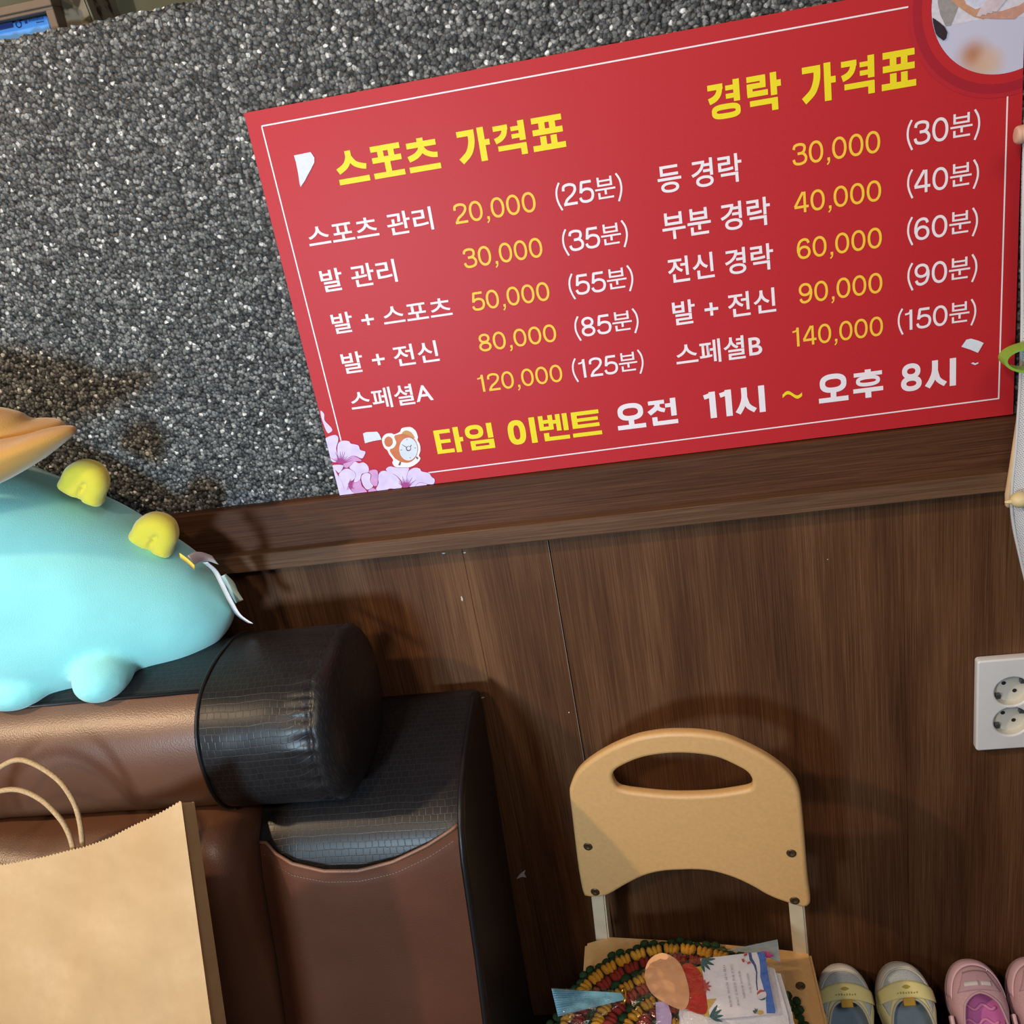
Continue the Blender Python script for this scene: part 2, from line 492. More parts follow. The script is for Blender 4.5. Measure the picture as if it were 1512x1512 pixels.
prop(obj('trim_2', extrude_x('trim_2', [(-0.0090, 0.8085), (-0.0278, 0.8085), (-0.0288, 0.8077), (-0.0288, 0.7876), (-0.0280, 0.7868), (-0.0086, 0.7865), (-0.0086, 0.8000)], XL, XR), M['bead']), kind='structure')
prop(obj('floor', box_mesh('floor', (XL, -3.2, -0.05), (XR, 0.3, 0.0)), M['floor']), kind='structure')
# the room beyond, seen over the wall
M['green'] = plain('dark_green_grey_paint', (0.090, 0.115, 0.085), 0.7)
prop(obj('wall_far', box_mesh('wall_far', (XL, 0.34, 0.0), (XR, 0.42, 2.6)), M['green']), kind='structure')
g0, g1 = at(127, 20, y=0.30), at(150, 20, y=0.30)
prop(obj('trim_3', box_mesh('trim_3', (g0.x, 0.30, 0.0), (g1.x, 0.34, 2.4)), plain('dark_post', (0.018, 0.017, 0.013), 0.7)), kind='structure')

# ================================================================ things on top of the wall
def ledge_box():
    y0 = 0.012
    a = at(-60, 40, y=y0); tr = at(83, 3, y=y0); br = at(88, 44, y=y0)
    zb = WALL_TOP - 0.003
    zt = at(40, 6, y=y0).z
    t = thing('brown_case', ((a.x+br.x)/2, y0+0.04, zb), 'brown wooden case holding a blue label, on the ledge in the top left corner', 'case')
    x0, x1 = a.x-0.10, br.x
    iz = at(66, 17, y=y0).z; ix = at(71, 30, y=y0).x
    m1 = M['case'] = plain('brown_case_wood', (0.13, 0.085, 0.055), 0.5)
    fr = [box_mesh('f', (x0, y0, iz), (x1, y0+0.022, zt), 0.0012), box_mesh('f', (ix, y0, zb), (x1, y0+0.022, iz+0.001), 0.0012),
          box_mesh('f', (x0, y0, zb), (x0+0.012, y0+0.022, iz+0.001), 0.0012), box_mesh('f', (x0+0.004, y0+0.0215, zb), (ix+0.004, y0+0.024, iz+0.004))]
    fm = join_meshes('case_frame', fr)
    obj('case_frame', fm, m1, t)
    lip = box_mesh('case_lip', (x0-0.001, y0-0.0025, zt-0.006), (x1+0.001, y0+0.024, zt+0.002), 0.0012)
    obj('case_lid', lip, m1, t)
    yb = y0+0.014
    bt = at(62, 22, y=yb); bx = at(71.5, 30, y=yb)
    dev = obj('blue_cartridge', box_mesh('d', (x0+0.014, yb, zb), (bx.x, yb+0.007, bt.z-0.001), 0.0025, 3), plain('blue_plastic', (0.085, 0.30, 0.78), 0.35), t)
    navy = plain('navy_print', (0.01, 0.03, 0.16), 0.4)
    def bar(name, p0, p1):
        a_, b_ = at(*p0, y=yb-0.0002), at(*p1, y=yb-0.0002)
        obj(name, mesh(name, [(a_.x, a_.y, b_.z), (b_.x, a_.y, b_.z), (b_.x, a_.y, a_.z), (a_.x, a_.y, a_.z)], [[0, 1, 2, 3]]), navy, dev)
    bar('dark_window', (-20, 40), (20.5, 40.5))
    bar('square_mark', (35.5, 30), (41, 34.5))
    # ring-like mark and a row of tiny letters
    c = at(27.5, 36, y=yb-0.0002); v, f = [], []
    for i in range(20):
        a_ = 2*PI*i/20
        for r in (0.0036, 0.0022): v.append((c.x+r*math.cos(a_), c.y, c.z+r*math.sin(a_)))
    for i in range(20): f.append([2*i, 2*i+1, (2*i+3) % 40, (2*i+2) % 40])
    obj('round_mark', mesh('round_mark', v, f), navy, dev)
    v, f = [], []
    for k in range(8):
        p = at(43+k*2.8, 32-k*0.5, y=yb-0.0002)
        for dx, dz, w, h in ((0, 0, 0.0004, 0.003), (0, (0.0026 if k % 2 else 0.0), 0.0014, 0.0004), (0.001, 0, 0.0004, 0.003 if k % 3 else 0.0015)):
            b0 = len(v); v += [(p.x+dx, p.y, p.z+dz), (p.x+dx+w, p.y, p.z+dz), (p.x+dx+w, p.y, p.z+dz+h), (p.x+dx, p.y, p.z+dz+h)]; f.append([b0, b0+1, b0+2, b0+3])
    for k in range(5):
        p = at(54+k*2.3, 34.4-k*0.45, y=yb-0.0002); b0 = len(v)
        v += [(p.x, p.y, p.z), (p.x+0.0013, p.y, p.z), (p.x+0.0013, p.y, p.z+0.0012), (p.x, p.y, p.z+0.0012)]; f.append([b0, b0+1, b0+2, b0+3])
    obj('printed_letters', mesh('printed_letters', v, f), navy, dev)
    # mottled block beside the case
    m, nt, b = new_mat('mottled_bark'); setc(b, (0.2, 0.17, 0.12), 0.8, 0.2)
    vv = coords(nt); nz = N(nt, 'ShaderNodeTexNoise', Scale=55.0, Detail=2.0); nt.links.new(vv, nz.inputs['Vector'])
    r = ramp(nt, [(0.40, (0.030, 0.024, 0.014)), (0.47, (0.16, 0.135, 0.095)), (0.7, (0.20, 0.175, 0.13))]); nt.links.new(nz.outputs['Fac'], r.inputs['Fac']); nt.links.new(r.outputs['Color'], b.inputs['Base Color'])
    y2 = 0.030
    q0, q1 = at(87.5, 20, y=y2), at(128, 20, y=y2)
    prism = [(q0.x, y2, zb), (q1.x+0.008, y2+0.01, zb), (q1.x+0.002, y2+0.004, zb+0.055), (q1.x-0.006, y2, zb+0.10), (q0.x-0.05, y2, zb+0.105), (q0.x-0.05, y2, zb+0.05)]
    prism = [(q0.x, y2, zb), (q1.x+0.006, y2, zb), (q1.x+0.001, y2, zb+0.045), (q1.x-0.004, y2, zb+0.10), (q0.x, y2, zb+0.11)]
    bl = obj('bark_block', prism_mesh('bark_block', prism, (0, 0.07, 0), 0.002), m)
    prop(bl, 'mottled beige and brown block on the ledge beside the brown case', 'block')
ledge_box()

# ================================================================ the price sign
YS = -0.0075
SIGN = {}
def S(px, py, layer=1): return at(px, py, y=YS - 0.00012*layer)
tl, trc = S(360, 167, 0), S(1515.5, -50, 0)
bl_, brc = S(503, 734, 0), S(1496, 606, 0)
SL, SR = (tl.x+bl_.x)/2, (trc.x+brc.x)/2
ST = (tl.z+trc.z)/2; SB = Z_RAIL + 0.0002
corners = [Vector((tl.x, YS, tl.z)), Vector((trc.x, YS, trc.z)), Vector((brc.x, YS, SB+0.0015)), Vector((bl_.x, YS, SB))]
sign = thing('price_sign', ((SL+SR)/2, YS, SB), 'large red massage price board with yellow and white Korean lettering, standing on the wooden rail', 'sign')
bd = prism_mesh('board', corners, (0, 0.0045, 0))
for i, p in enumerate(bd.polygons): p.material_index = 0 if i == 0 else 1
obj('board', bd, [M['red'], M['boardside']], sign)

def flat(name, polys, mat, layer, parent=sign, px=True):
    """flat print: list of polygons (pixel points on the board, or (x,z))"""
    v, f = [], []
    for pl in polys:
        b0 = len(v)
        for q in pl:
            lk = layer + 0.02*(len(f) % 50)
            p = S(q[0], q[1], lk) if px else Vector((q[0], YS-0.00012*lk, q[1]))
            v.append(p)
        f.append(list(range(b0, b0+len(pl))))
    me = mesh(name, v, f)
    # face the room
    bm = bmesh.new(); bm.from_mesh(me)
    for fc in bm.faces:
        fc.normal_update()
        if fc.normal.y > 0: fc.normal_flip()
    bm.to_mesh(me); bm.free()
    return obj(name, me, mat, parent)
def strokepoly(pts, t):
    """2D polyline -> list of quads"""
    out = []
    P2 = [Vector((p[0], p[1])) for p in pts]
    L, R = [], []
    for i, p in enumerate(P2):
        a = P2[max(i-1, 0)]; b = P2[min(i+1, len(P2)-1)]
        d = (b-a).normalized(); n = Vector((-d.y, d.x))
        k = 1.0
        if 0 < i < len(P2)-1:
            d1 = (P2[i]-P2[i-1]).normalized(); k = 1/max(0.5, abs(d1.dot(d)))
        L.append(p+n*t/2*k); R.append(p-n*t/2*k)
    for i in range(len(P2)-1): out.append([L[i], L[i+1], R[i+1], R[i]])
    return out
def line_px(pts, w): return strokepoly([tuple(at(*p, y=YS).xz) for p in pts], w)

# thin white border, interrupted by the round photo and the flowers
bw = 0.0014
B = lambda p, q: strokepoly([tuple(at(*p, y=YS).xz), tuple(at(*q, y=YS).xz)], bw)
segs = B((386.5, 187), (504, 652)) + B((386, 186.3), (1353, 8)) + B((632, 698), (1474.7, 588.3)) + B((1474.5, 589), (1488, 128))
flat('border_line', segs, M['white'], 1, px=False)

def put_text(name, body, bl, tr, mat, offset=0.0, layer=2):
    a, b = S(*bl, layer), S(*tr, layer)
    me = text_mesh(body, offset)
    me.name = name
    for v in me.vertices:
        v.co = (a.x + (b.x-a.x)*v.co.x, a.y, a.z + (b.z-a.z)*v.co.y)
    return obj(name, me, mat, sign)
rows = [  # service text, duration text and price text: bottom-left and top-right of the ink on the board
 ('service_text', '스포츠 관리', (458.5, 368), (635, 304.5)), ('service_text', '발 관리', (478.0, 432.5), (581, 382)),
 ('service_text', '발 + 스포츠', (494, 493.7), (663.6, 437.5)), ('service_text', '발 + 전신', (508.8, 552.5), (643.7, 502)),
 ('service_text', '스페셜A', (521, 608.8), (635, 562.5)),
 ('service_text', '등 경락', (973.2, 286.9), (1093.7, 224.9)), ('service_text', '부분 경락', (979.9, 355.4), (1135.9, 289.4)),
 ('service_text', '전신 경락', (988.2, 419.4), (1140.6, 358.1)), ('service_text', '발 + 전신', (995.2, 481), (1144.1, 423.9)),
 ('service_text', '스페셜B', (999.7, 542.5), (1123.7, 491.2)),
 ('duration_text', '(25분)', (823.7, 312.2), (916.3, 254.1)), ('duration_text', '(35분)', (833.3, 378.9), (924.6, 323.8)),
 ('duration_text', '(55분)', (842.6, 443.1), (932.7, 390.3)), ('duration_text', '(85분)', (851.2, 504.3), (940.6, 454.1)),
 ('duration_text', '(125분)', (847.6, 565.1), (948, 515.2)),
 ('duration_text', '(30분)', (1339, 223.2), (1447.7, 159.6)), ('duration_text', '(40분)', (1339.7, 294.3), (1445.9, 233.9)),
 ('duration_text', '(60분)', (1339.7, 363.4), (1444.4, 305.2)), ('duration_text', '(90분)', (1340.1, 430.1), (1443.4, 373.9)),
 ('duration_text', '(150분)', (1325.9, 495.2), (1441.8, 440.2)),
 ('price_text', '20,000', (674.2, 337), (788.3, 282)), ('price_text', '30,000', (687.4, 402.4), (798.2, 349.8)),
 ('price_text', '50,000', (699.3, 465), (808.8, 415.3)), ('price_text', '80,000', (710, 524.8), (819, 477.8)),
 ('price_text', '120,000', (709, 584.3), (828, 537.3)),
 ('price_text', '30,000', (1170.9, 251.9), (1299.3, 191.6)), ('price_text', '40,000', (1173.2, 321.8), (1300.7, 264.4)),
 ('price_text', '60,000', (1177.7, 389.5), (1301.7, 334.5)), ('price_text', '90,000', (1180.8, 454.7), (1302.5, 401.6)),
 ('price_text', '140,000', (1171.5, 518.2), (1303.4, 465.9))]
# heavy display lettering, drawn stroke by stroke in a 100 x 100 box
T = 17.0
def H(x0, x1, y, t=T): return [[(x0, y-t/2), (x1, y-t/2), (x1, y+t/2), (x0, y+t/2)]]
def V(x, y0, y1, t=T+2): return [[(x-t/2, y0), (x+t/2, y0), (x+t/2, y1), (x-t/2, y1)]]
def Cv(pts, t=T+1):
    return strokepoly([(p.x, p.y) for p in catmull([(a, b, 0) for a, b in pts], 6)], t)
def Ring(cx, cy, rx, ry, t=T, n=40, e=2.5):
    out = []
    def pt(rx_, ry_, a):
        c, s = math.cos(a), math.sin(a)
        return (cx+rx_*math.copysign(abs(c)**(2/e), c), cy+ry_*math.copysign(abs(s)**(2/e), s))
    for i in range(n):
        a, b = 2*PI*i/n, 2*PI*(i+1)/n
        out.append([pt(rx, ry, a), pt(rx, ry, b), pt(rx-t, ry-t, b), pt(rx-t, ry-t, a)])
    return out
def giyeok_top(x0=0, x1=45):
    return H(x0, x1, 87, 15) + Cv([(x1-9, 90), (x1-13, 70), (x1-25, 57), (x0+2, 50)], 17)
GL = {
 '스': (100, Cv([(45, 100), (44, 78), (30, 56), (3, 41)], 19) + Cv([(47, 80), (60, 60), (78, 50), (96, 45)], 17) + H(0, 100, 9)),
 '포': (100, H(3, 97, 90) + V(33, 58, 86) + V(67, 58, 86) + H(3, 97, 56) + V(50, 12, 52) + H(0, 100, 9)),
 '츠': (100, V(48, 84, 100, 20) + H(3, 96, 81) + Cv([(49, 76), (44, 62), (28, 49), (3, 41)], 18) + Cv([(50, 68), (60, 55), (78, 46), (96, 43)], 16) + H(0, 100, 9)),
 '가': (100, H(2, 56, 89) + Cv([(46, 92), (44, 60), (31, 30), (4, 8)], 20) + V(76, 0, 100, 20) + H(80, 100, 54)),
 '격': (100, giyeok_top() + V(87, 42, 100) + H(54, 82, 79, 13) + H(54, 82, 57, 13) + H(8, 96, 27, 15) + V(87, 0, 32)),
 '표': (100, H(4, 96, 90) + V(34, 58, 86) + V(66, 58, 86) + H(4, 96, 55) + V(34, 12, 42) + V(66, 12, 42) + H(0, 100, 9)),
 '경': (100, giyeok_top(0, 46) + V(87, 42, 100) + H(54, 82, 80, 13) + H(54, 82, 58, 13) + Ring(52, 19, 44, 20, 15, e=3)),
 '락': (104, H(2, 58, 91, 15) + V(50, 70, 96, 17) + H(2, 58, 72, 14) + V(10, 50, 76, 17) + H(2, 64, 51, 15) + V(82, 40, 100) + H(88, 104, 70) + H(8, 92, 26, 15) + V(83, 0, 32)),
 '타': (100, V(11, 3, 95) + H(2, 60, 89, 15) + H(10, 56, 50, 14) + H(2, 64, 10, 15) + V(80, 0, 100) + H(84, 101, 50)),
 '임': (100, Ring(33, 72, 32, 27, 16) + V(88, 42, 100) + H(14, 97, 30, 14) + H(14, 97, 7, 14) + V(22, 2, 35, 17) + V(88, 2, 35, 19)),
 '이': (100, Ring(31, 49, 31, 48, 20) + V(88, 0, 100, 20)),
 '벤': (100, V(8, 44, 100, 16) + V(41, 44, 100, 16) + H(8, 41, 76, 14) + H(2, 48, 50, 14) + H(44, 62, 72, 14) + V(67, 36, 100, 16) + V(91, 34, 100, 17) + V(21, 5, 32, 18) + H(12, 100, 8, 15)),
 '트': (100, H(3, 97, 91, 15) + V(12, 36, 92) + H(8, 92, 66, 13) + H(3, 95, 42, 14) + H(0, 100, 9, 15)),
 '오': (100, Ring(50, 67, 45, 33, 18) + V(50, 12, 38) + H(0, 100, 9)),
 '전': (100, H(2, 58, 90, 15) + Cv([(33, 86), (29, 70), (2, 50)], 18) + Cv([(34, 70), (42, 62), (58, 56)], 15) + H(60, 80, 74, 15) + V(88, 32, 100) + V(20, 6, 34, 18) + H(12, 100, 9, 16)),
 '1': (40, V(29, 0, 100, 22) + Cv([(29, 91), (16, 86), (0, 82)], 17)),
 '시': (100, Cv([(29, 100), (28, 60), (18, 30), (3, 6)], 20) + Cv([(30, 62), (40, 30), (64, 10)], 18) + V(89, 0, 100, 21)),
 '후': (100, V(50, 88, 100, 20) + H(3, 97, 84, 14) + Ring(50, 60, 40, 19, 13) + H(0, 100, 28, 15) + V(50, 0, 28, 20)),
 '8': (70, Ring(35, 72, 31, 28, 17, e=2.2) + Ring(35, 27, 35, 28, 18, e=2.2)),
 '~': (100, [[(x_, 50+30*math.sin(2*PI*(x_-4)/96)-18), (x_+4, 50+30*math.sin(2*PI*x_/96)-18), (x_+4, 50+30*math.sin(2*PI*x_/96)+18), (x_, 50+30*math.sin(2*PI*(x_-4)/96)+18)] for x_ in range(2, 98, 4)]),
}
TD = 12.5
def Ln(a, b, t=TD): return strokepoly([a, b], t)
def Cd(pts, t=TD): return Cv(pts, t)
DG = {
 '0': (74, lambda: Ring(37, 50, 35, 51, TD, 44, 2.15)),
 '1': (52, lambda: V(33, 0, 100, TD+1) + Cd([(31, 97), (26, 84), (5, 79)], 9)),
 '2': (72, lambda: Cd([(8, 68), (12, 88), (36, 95), (60, 87), (63, 67), (48, 46), (22, 27), (9, 5)]) + H(3, 69, 5.5, TD)),
 '3': (72, lambda: Cd([(8, 74), (14, 90), (36, 95), (58, 88), (60, 68), (48, 55), (26, 53)]) + Cd([(26, 53), (52, 52), (66, 34), (60, 13), (36, 5), (13, 10), (5, 28)])),
 '4': (74, lambda: Ln((47, 99), (5, 30)) + H(2, 73, 28, TD) + V(54, 0, 100, TD)),
 '5': (72, lambda: H(15, 64, 94.5, TD) + Ln((18, 96), (10, 46)) + Cd([(10, 48), (22, 59), (42, 62), (61, 53), (66, 33), (57, 12), (35, 5), (13, 10), (5, 26)])),
 '6': (72, lambda: Cd([(62, 76), (54, 91), (36, 95), (17, 84), (8, 58), (8, 32)]) + Ring(37, 32, 33, 33, TD, 40, 2.1)),
 '8': (72, lambda: Ring(36, 74, 30, 27, TD, 40, 2.1) + Ring(36, 27, 34, 28, TD, 40, 2.1)),
 '9': (72, lambda: Ring(35, 68, 33, 33, TD, 40, 2.1) + Cd([(9, 24), (17, 9), (35, 5), (55, 16), (64, 42), (64, 68)])),
 ',': (30, lambda: [[(10, 0), (23, 0), (23, 14), (10, 14)]] + Cd([(19, 4), (17, -8), (8, -18)], 7)),
 '(': (34, lambda: Cd([(29, 110), (14, 80), (10, 45), (16, 14), (29, -18)], 9)),
 ')': (34, lambda: Cd([(5, 110), (20, 80), (24, 45), (18, 14), (5, -18)], 9)),
}
def thin_text(name, words, bl, tr, mat, gap=7):
    a, b = S(*bl, 2), S(*tr, 2)
    x = 0.0; polys = []
    for ch in words:
        if ch == '분':
            me = text_mesh(ch, 0.004)
            for p in me.polygons: polys.append([(x+96*me.vertices[k].co.x, 4+100*me.vertices[k].co.y) for k in p.vertices])
            x += 96+gap*0.6; bpy.data.meshes.remove(me)
        else:
            w, fn = DG[ch]
            polys += [[(q[0]+x, q[1]) for q in pl] for pl in fn()]
            x += w+gap*(0.4 if ch in '(,' else 1)
    xs = [q[0] for pl in polys for q in pl]; ys = [q[1] for pl in polys for q in pl]
    x0, x1, y0, y1 = min(xs), max(xs), min(ys), max(ys)
    conv = [[(a.x+(b.x-a.x)*(q[0]-x0)/(x1-x0), a.z+(b.z-a.z)*(q[1]-y0)/(y1-y0)) for q in pl] for pl in polys]
    return flat(name, conv, mat, 2, px=False)
for nm, s_, a, b in rows:
    if nm == 'service_text': put_text(nm, s_, a, b, M['white'], 0.012)
    else: thin_text(nm, s_, a, b, M['amber'] if nm == 'price_text' else M['white'])
def display(name, words, mat, bl, tr, gap=14, space=62):
    a, b = S(*bl, 2), S(*tr, 2)
    x = 0.0; polys = []
    for ch in words:
        if ch == ' ': x += space-gap; continue
        w, st = GL[ch]
        polys += [[(q[0]+x, q[1]) for q in pl] for pl in st]
        x += w+gap
    W = x-gap
    conv = [[(a.x+(b.x-a.x)*q[0]/W, a.z+(b.z-a.z)*q[1]/100) for q in pl] for pl in polys]
    return flat(name, conv, mat, 2, px=False)
display('heading_text', '스포츠 가격표', M['yellow'], (502.5, 274.0), (829.6, 166.3), 15, 62)
display('heading_text', '경락 가격표', M['yellow'], (1048.3, 178.6), (1352.4, 69), 17, 62)
display('event_text', '타임 이벤트', M['yellow'], (646.1, 671.5), (884.3, 603.5), 11, 50)
display('event_text', '오전', M['white'], (913.1, 635.8), (997.8, 586.8), 13)
display('event_text', '11시', M['white'], (1042.2, 618.6), (1128.3, 568.6), 16)
display('event_text', '~', M['yellow'], (1155.3, 591.7), (1184.5, 574.4))
display('event_text', '오후', M['white'], (1209.5, 596.1), (1303.4, 542.5), 17)
display('event_text', '8시', M['white'], (1330.6, 578.9), (1412, 528.1), 16)

# round printed photo in the upper right corner
def fit_circle(pts):
    import itertools
    (x1, y1), (x2, y2), (x3, y3) = pts
    d = 2*(x1*(y2-y3)+x2*(y3-y1)+x3*(y1-y2))
    ux = ((x1*x1+y1*y1)*(y2-y3)+(x2*x2+y2*y2)*(y3-y1)+(x3*x3+y3*y3)*(y1-y2))/d
    uy = ((x1*x1+y1*y1)*(x3-x2)+(x2*x2+y2*y2)*(x1-x3)+(x3*x3+y3*y3)*(x2-x1))/d
    return ux, uy, math.hypot(x1-ux, y1-uy)
cx, cz, cr = fit_circle([tuple(at(*p, y=YS).xz) for p in ((1375.2, 14), (1410, 92), (1500, 104))])
def clip(poly, f):
    out = []
    for i in range(len(poly)):
        a, b = poly[i], poly[(i+1) % len(poly)]
        fa, fb = f(a), f(b)
        if fa >= 0: out.append(a)
        if (fa >= 0) != (fb >= 0):
            t = fa/(fa-fb); out.append((a[0]+(b[0]-a[0])*t, a[1]+(b[1]-a[1])*t))
    return out
XR_S = min(trc.x, brc.x)-0.0004; ZT_S = min(tl.z, trc.z)-0.0004
def clip_board(poly):
    poly = clip(poly, lambda p: XR_S-p[0])
    return clip(poly, lambda p: ZT_S-p[1])
def disc(r, n=96): return [(cx+r*math.cos(2*PI*i/n), cz+r*math.sin(2*PI*i/n)) for i in range(n)]
def clip_disc(poly, r, n=64):
    for i in range(n):
        a = 2*PI*i/n; nx_, nz_ = math.cos(a), math.sin(a)
        poly = clip(poly, lambda p: r - ((p[0]-cx)*nx_+(p[1]-cz)*nz_))
        if len(poly) < 3: return []
    return poly
flat('photo_ring', [clip_board(disc(cr+0.0205))], M['halo'], 3, px=False)
flat('photo_ring', [clip_board(disc(cr+0.0165))], M['darkred'], 4, px=False)
flat('photo_ring', [clip_board(disc(cr+0.0085))], M['red'], 5, px=False)
# the picture: a bare back under two pressing hands
pm, pnt, pb = new_mat('printed_back'); setc(pb, (0.5, 0.5, 0.65), 0.4, 0.4)
ph = flat('printed_photo', [clip_board(disc(cr))], pm, 6, px=False)
tc = N(pnt, 'ShaderNodeTexCoord')
def spot(px, py, rad):
    p = at(px, py, y=YS) - sign.location
    d = N(pnt, 'ShaderNodeVectorMath', operation='DISTANCE'); d.inputs[1].default_value = (p.x, 0, p.z)
    pnt.links.new(tc.outputs['Object'], d.inputs[0])
    r = ramp(pnt, [(0.0, (1, 1, 1)), (1.0, (0, 0, 0))])
    mu = N(pnt, 'ShaderNodeMath', operation='MULTIPLY'); mu.inputs[1].default_value = 1/rad
    pnt.links.new(d.outputs['Value'], mu.inputs[0]); pnt.links.new(mu.outputs[0], r.inputs['Fac'])
    return r.outputs['Color']
colr = None
base = (0.52, 0.53, 0.70)
prev = None
for (sx, sy, rad, c, amt) in ((1437, 84, 0.020, (0.50, 0.25, 0.14), 1.0), (1450, 96, 0.021, (0.58, 0.36, 0.24), 0.9), (1436, 79, 0.012, (0.40, 0.17, 0.09), 0.8), (1463, 92, 0.016, (0.60, 0.42, 0.32), 0.8)):
    mx = N(pnt, 'ShaderNodeMix', data_type='RGBA')
    k = N(pnt, 'ShaderNodeMath', operation='MULTIPLY'); k.inputs[1].default_value = amt
    pnt.links.new(spot(sx, sy, rad), k.inputs[0]); pnt.links.new(k.outputs[0], mx.inputs[0])
    if prev is None: mx.inputs[6].default_value = (*base, 1)
    else: pnt.links.new(prev, mx.inputs[6])
    mx.inputs[7].default_value = (*c, 1); prev = mx.outputs[2]
pnt.links.new(prev, pb.inputs['Base Color'])
def photo_bit(name, pts, color, layer):
    poly = clip_board(clip_disc([tuple(at(*p, y=YS).xz) for p in pts], cr*0.998))
    if len(poly) >= 3: flat(name, [poly], plain('print_'+name, color, 0.4, 0.4, 0.10, 300), layer, ph, px=False)
for o_ in (): pass
photo_bit('backdrop', [(1370, -45), (1600, -45), (1600, 20), (1500, 26), (1440, 30), (1400, 38), (1385, 42), (1372, 20)], (0.60, 0.60, 0.70), 7)
photo_bit('sleeve', [(1386, -30), (1404, -10), (1416, 8), (1404, 38), (1396, 39), (1388, 22), (1384, 4)], (0.30, 0.28, 0.29), 8)
photo_bit('arm', [(1398, -30), (1440, -30), (1443, 2), (1447, 14), (1456, 22), (1452, 29), (1437, 25), (1420, 14), (1405, 2)], (0.52, 0.28, 0.18), 9)
photo_bit('shirt', [(1412, -30), (1500, -30), (1474, 10), (1452, 10), (1440, 14), (1426, 6)], (0.58, 0.60, 0.76), 10)
photo_bit('lower_hand', [(1447, 27), (1458, 20), (1480, 16), (1504, 8), (1520, -2), (1530, 10), (1512, 17), (1497, 28), (1470, 28)], (0.52, 0.28, 0.22), 11)
for k in range(4):
    photo_bit('finger', [(1441+k*7, 24-k*2.5), (1446+k*8, 14-k*2.5), (1458+k*9, -2-k*3), (1466+k*9, -6-k*3), (1458+k*9, 9-k*3), (1447+k*8, 25-k*2.5)], (0.60-0.03*(k % 2), 0.50, 0.58), 12+k)
photo_bit('hair', [(1374, 25), (1386, 33), (1394, 40), (1398, 48), (1396, 57), (1392, 60), (1384, 54), (1376, 44)], (0.030, 0.020, 0.030), 17)

# clock sticker with white outline
def px_sticker(pts, ox=540, oy=610, k=110/1512): return [(ox+x*k, oy+y*k) for x, y in pts]
def smooth_px(pts, n=5): return [(p.x, p.y) for p in catmull([(a, b, 0) for a, b in pts], n, True)]
clk = flat('clock_sticker', [px_sticker(smooth_px([(330, 560), (350, 480), (420, 420), (520, 410), (580, 430), (690, 380), (730, 310), (830, 285), (930, 290), (1020, 370), (1060, 490), (1050, 540), (1100, 640), (1110, 760), (1080, 860), (1110, 920), (1060, 1000), (960, 1070), (840, 1110), (720, 1110), (600, 1090), (540, 1010), (555, 945), (480, 840), (440, 760), (370, 690)]))], plain('white_sticker', (0.82, 0.76, 0.78), 0.35), 4)
orange = plain('orange_print', (0.55, 0.15, 0.045), 0.4, 0.4, 0.12, 120)
silver = plain('pale_blue_print', (0.62, 0.68, 0.80), 0.4)
dk = plain('brown_print', (0.14, 0.06, 0.05), 0.4)
def ell(cx_, cy_, rx, ry, n=40): return [(cx_+rx*math.cos(2*PI*i/n), cy_+ry*math.sin(2*PI*i/n)) for i in range(n)]
flat('clock_body', [px_sticker(smooth_px([(580, 470), (680, 430), (800, 420), (950, 480), (1040, 620), (1060, 760), (1000, 920), (880, 1000), (740, 995), (610, 930), (520, 820), (490, 740), (570, 700), (620, 600)]))], orange, 5, clk)
flat('clock_bell', [px_sticker(smooth_px([(730, 425), (770, 370), (840, 355), (920, 390), (975, 460), (985, 505), (880, 450), (800, 425)]))], plain('tan_print', (0.55, 0.25, 0.05), 0.4), 6, clk)
flat('clock_bell', [px_sticker(ell(462, 580, 85, 105))], orange, 6, clk)
flat('clock_face', [px_sticker(ell(865, 730, 185, 232))], silver, 7, clk)
hands = [[(730, 640), (742, 636), (850, 700), (842, 712)], [(880, 700), (925, 640), (935, 648), (900, 705)], [(990, 700), (1018, 700), (1018, 712), (990, 712)],
         [(705, 742), (735, 740), (735, 752), (705, 754)], [(828, 525), (838, 522), (848, 545), (838, 548)], [(893, 895), (903, 892), (915, 915), (905, 918)]]
flat('clock_hands', [px_sticker(h) for h in hands] + [px_sticker(ell(868, 720, 52, 52))], dk, 8, clk)
flat('clock_hub', [px_sticker(ell(872, 714, 36, 36))], silver, 9, clk)
flat('clock_foot', [px_sticker([(690, 985), (715, 990), (705, 1050), (680, 1065), (660, 1050)])], dk, 8, clk)
flat('clock_foot', [px_sticker([(1015, 900), (1035, 880), (1065, 920), (1045, 940)])], dk, 8, clk)

# patches where the print was torn away
torn = plain('bare_white_board', (0.66, 0.71, 0.80), 0.7, 0.2, 0.04, 200)
flat('torn_patch', [[(434, 229.5), (458.5, 224.5), (461, 228), (464.2, 233), (464, 240), (459, 250), (454, 259), (450, 267), (444, 276), (442.5, 272), (440, 255), (437, 240)]], torn, 6)
flat('torn_patch', [[(536, 640), (541, 638), (557, 637.5), (560, 641), (563.5, 649), (550, 651.5), (539, 654.5), (537.5, 648)]], torn, 6)
flat('torn_patch', [[(1419.5, 512), (1427, 501.5), (1434, 500), (1446, 503.5), (1452.5, 506.5), (1444, 521), (1432, 516)]], torn, 6)
flat('scuff_mark', [[(1433.5, 536.5), (1437, 535), (1440, 536.5), (1444, 535), (1445, 536.5), (1440, 539), (1436, 537.5)]], torn, 6)

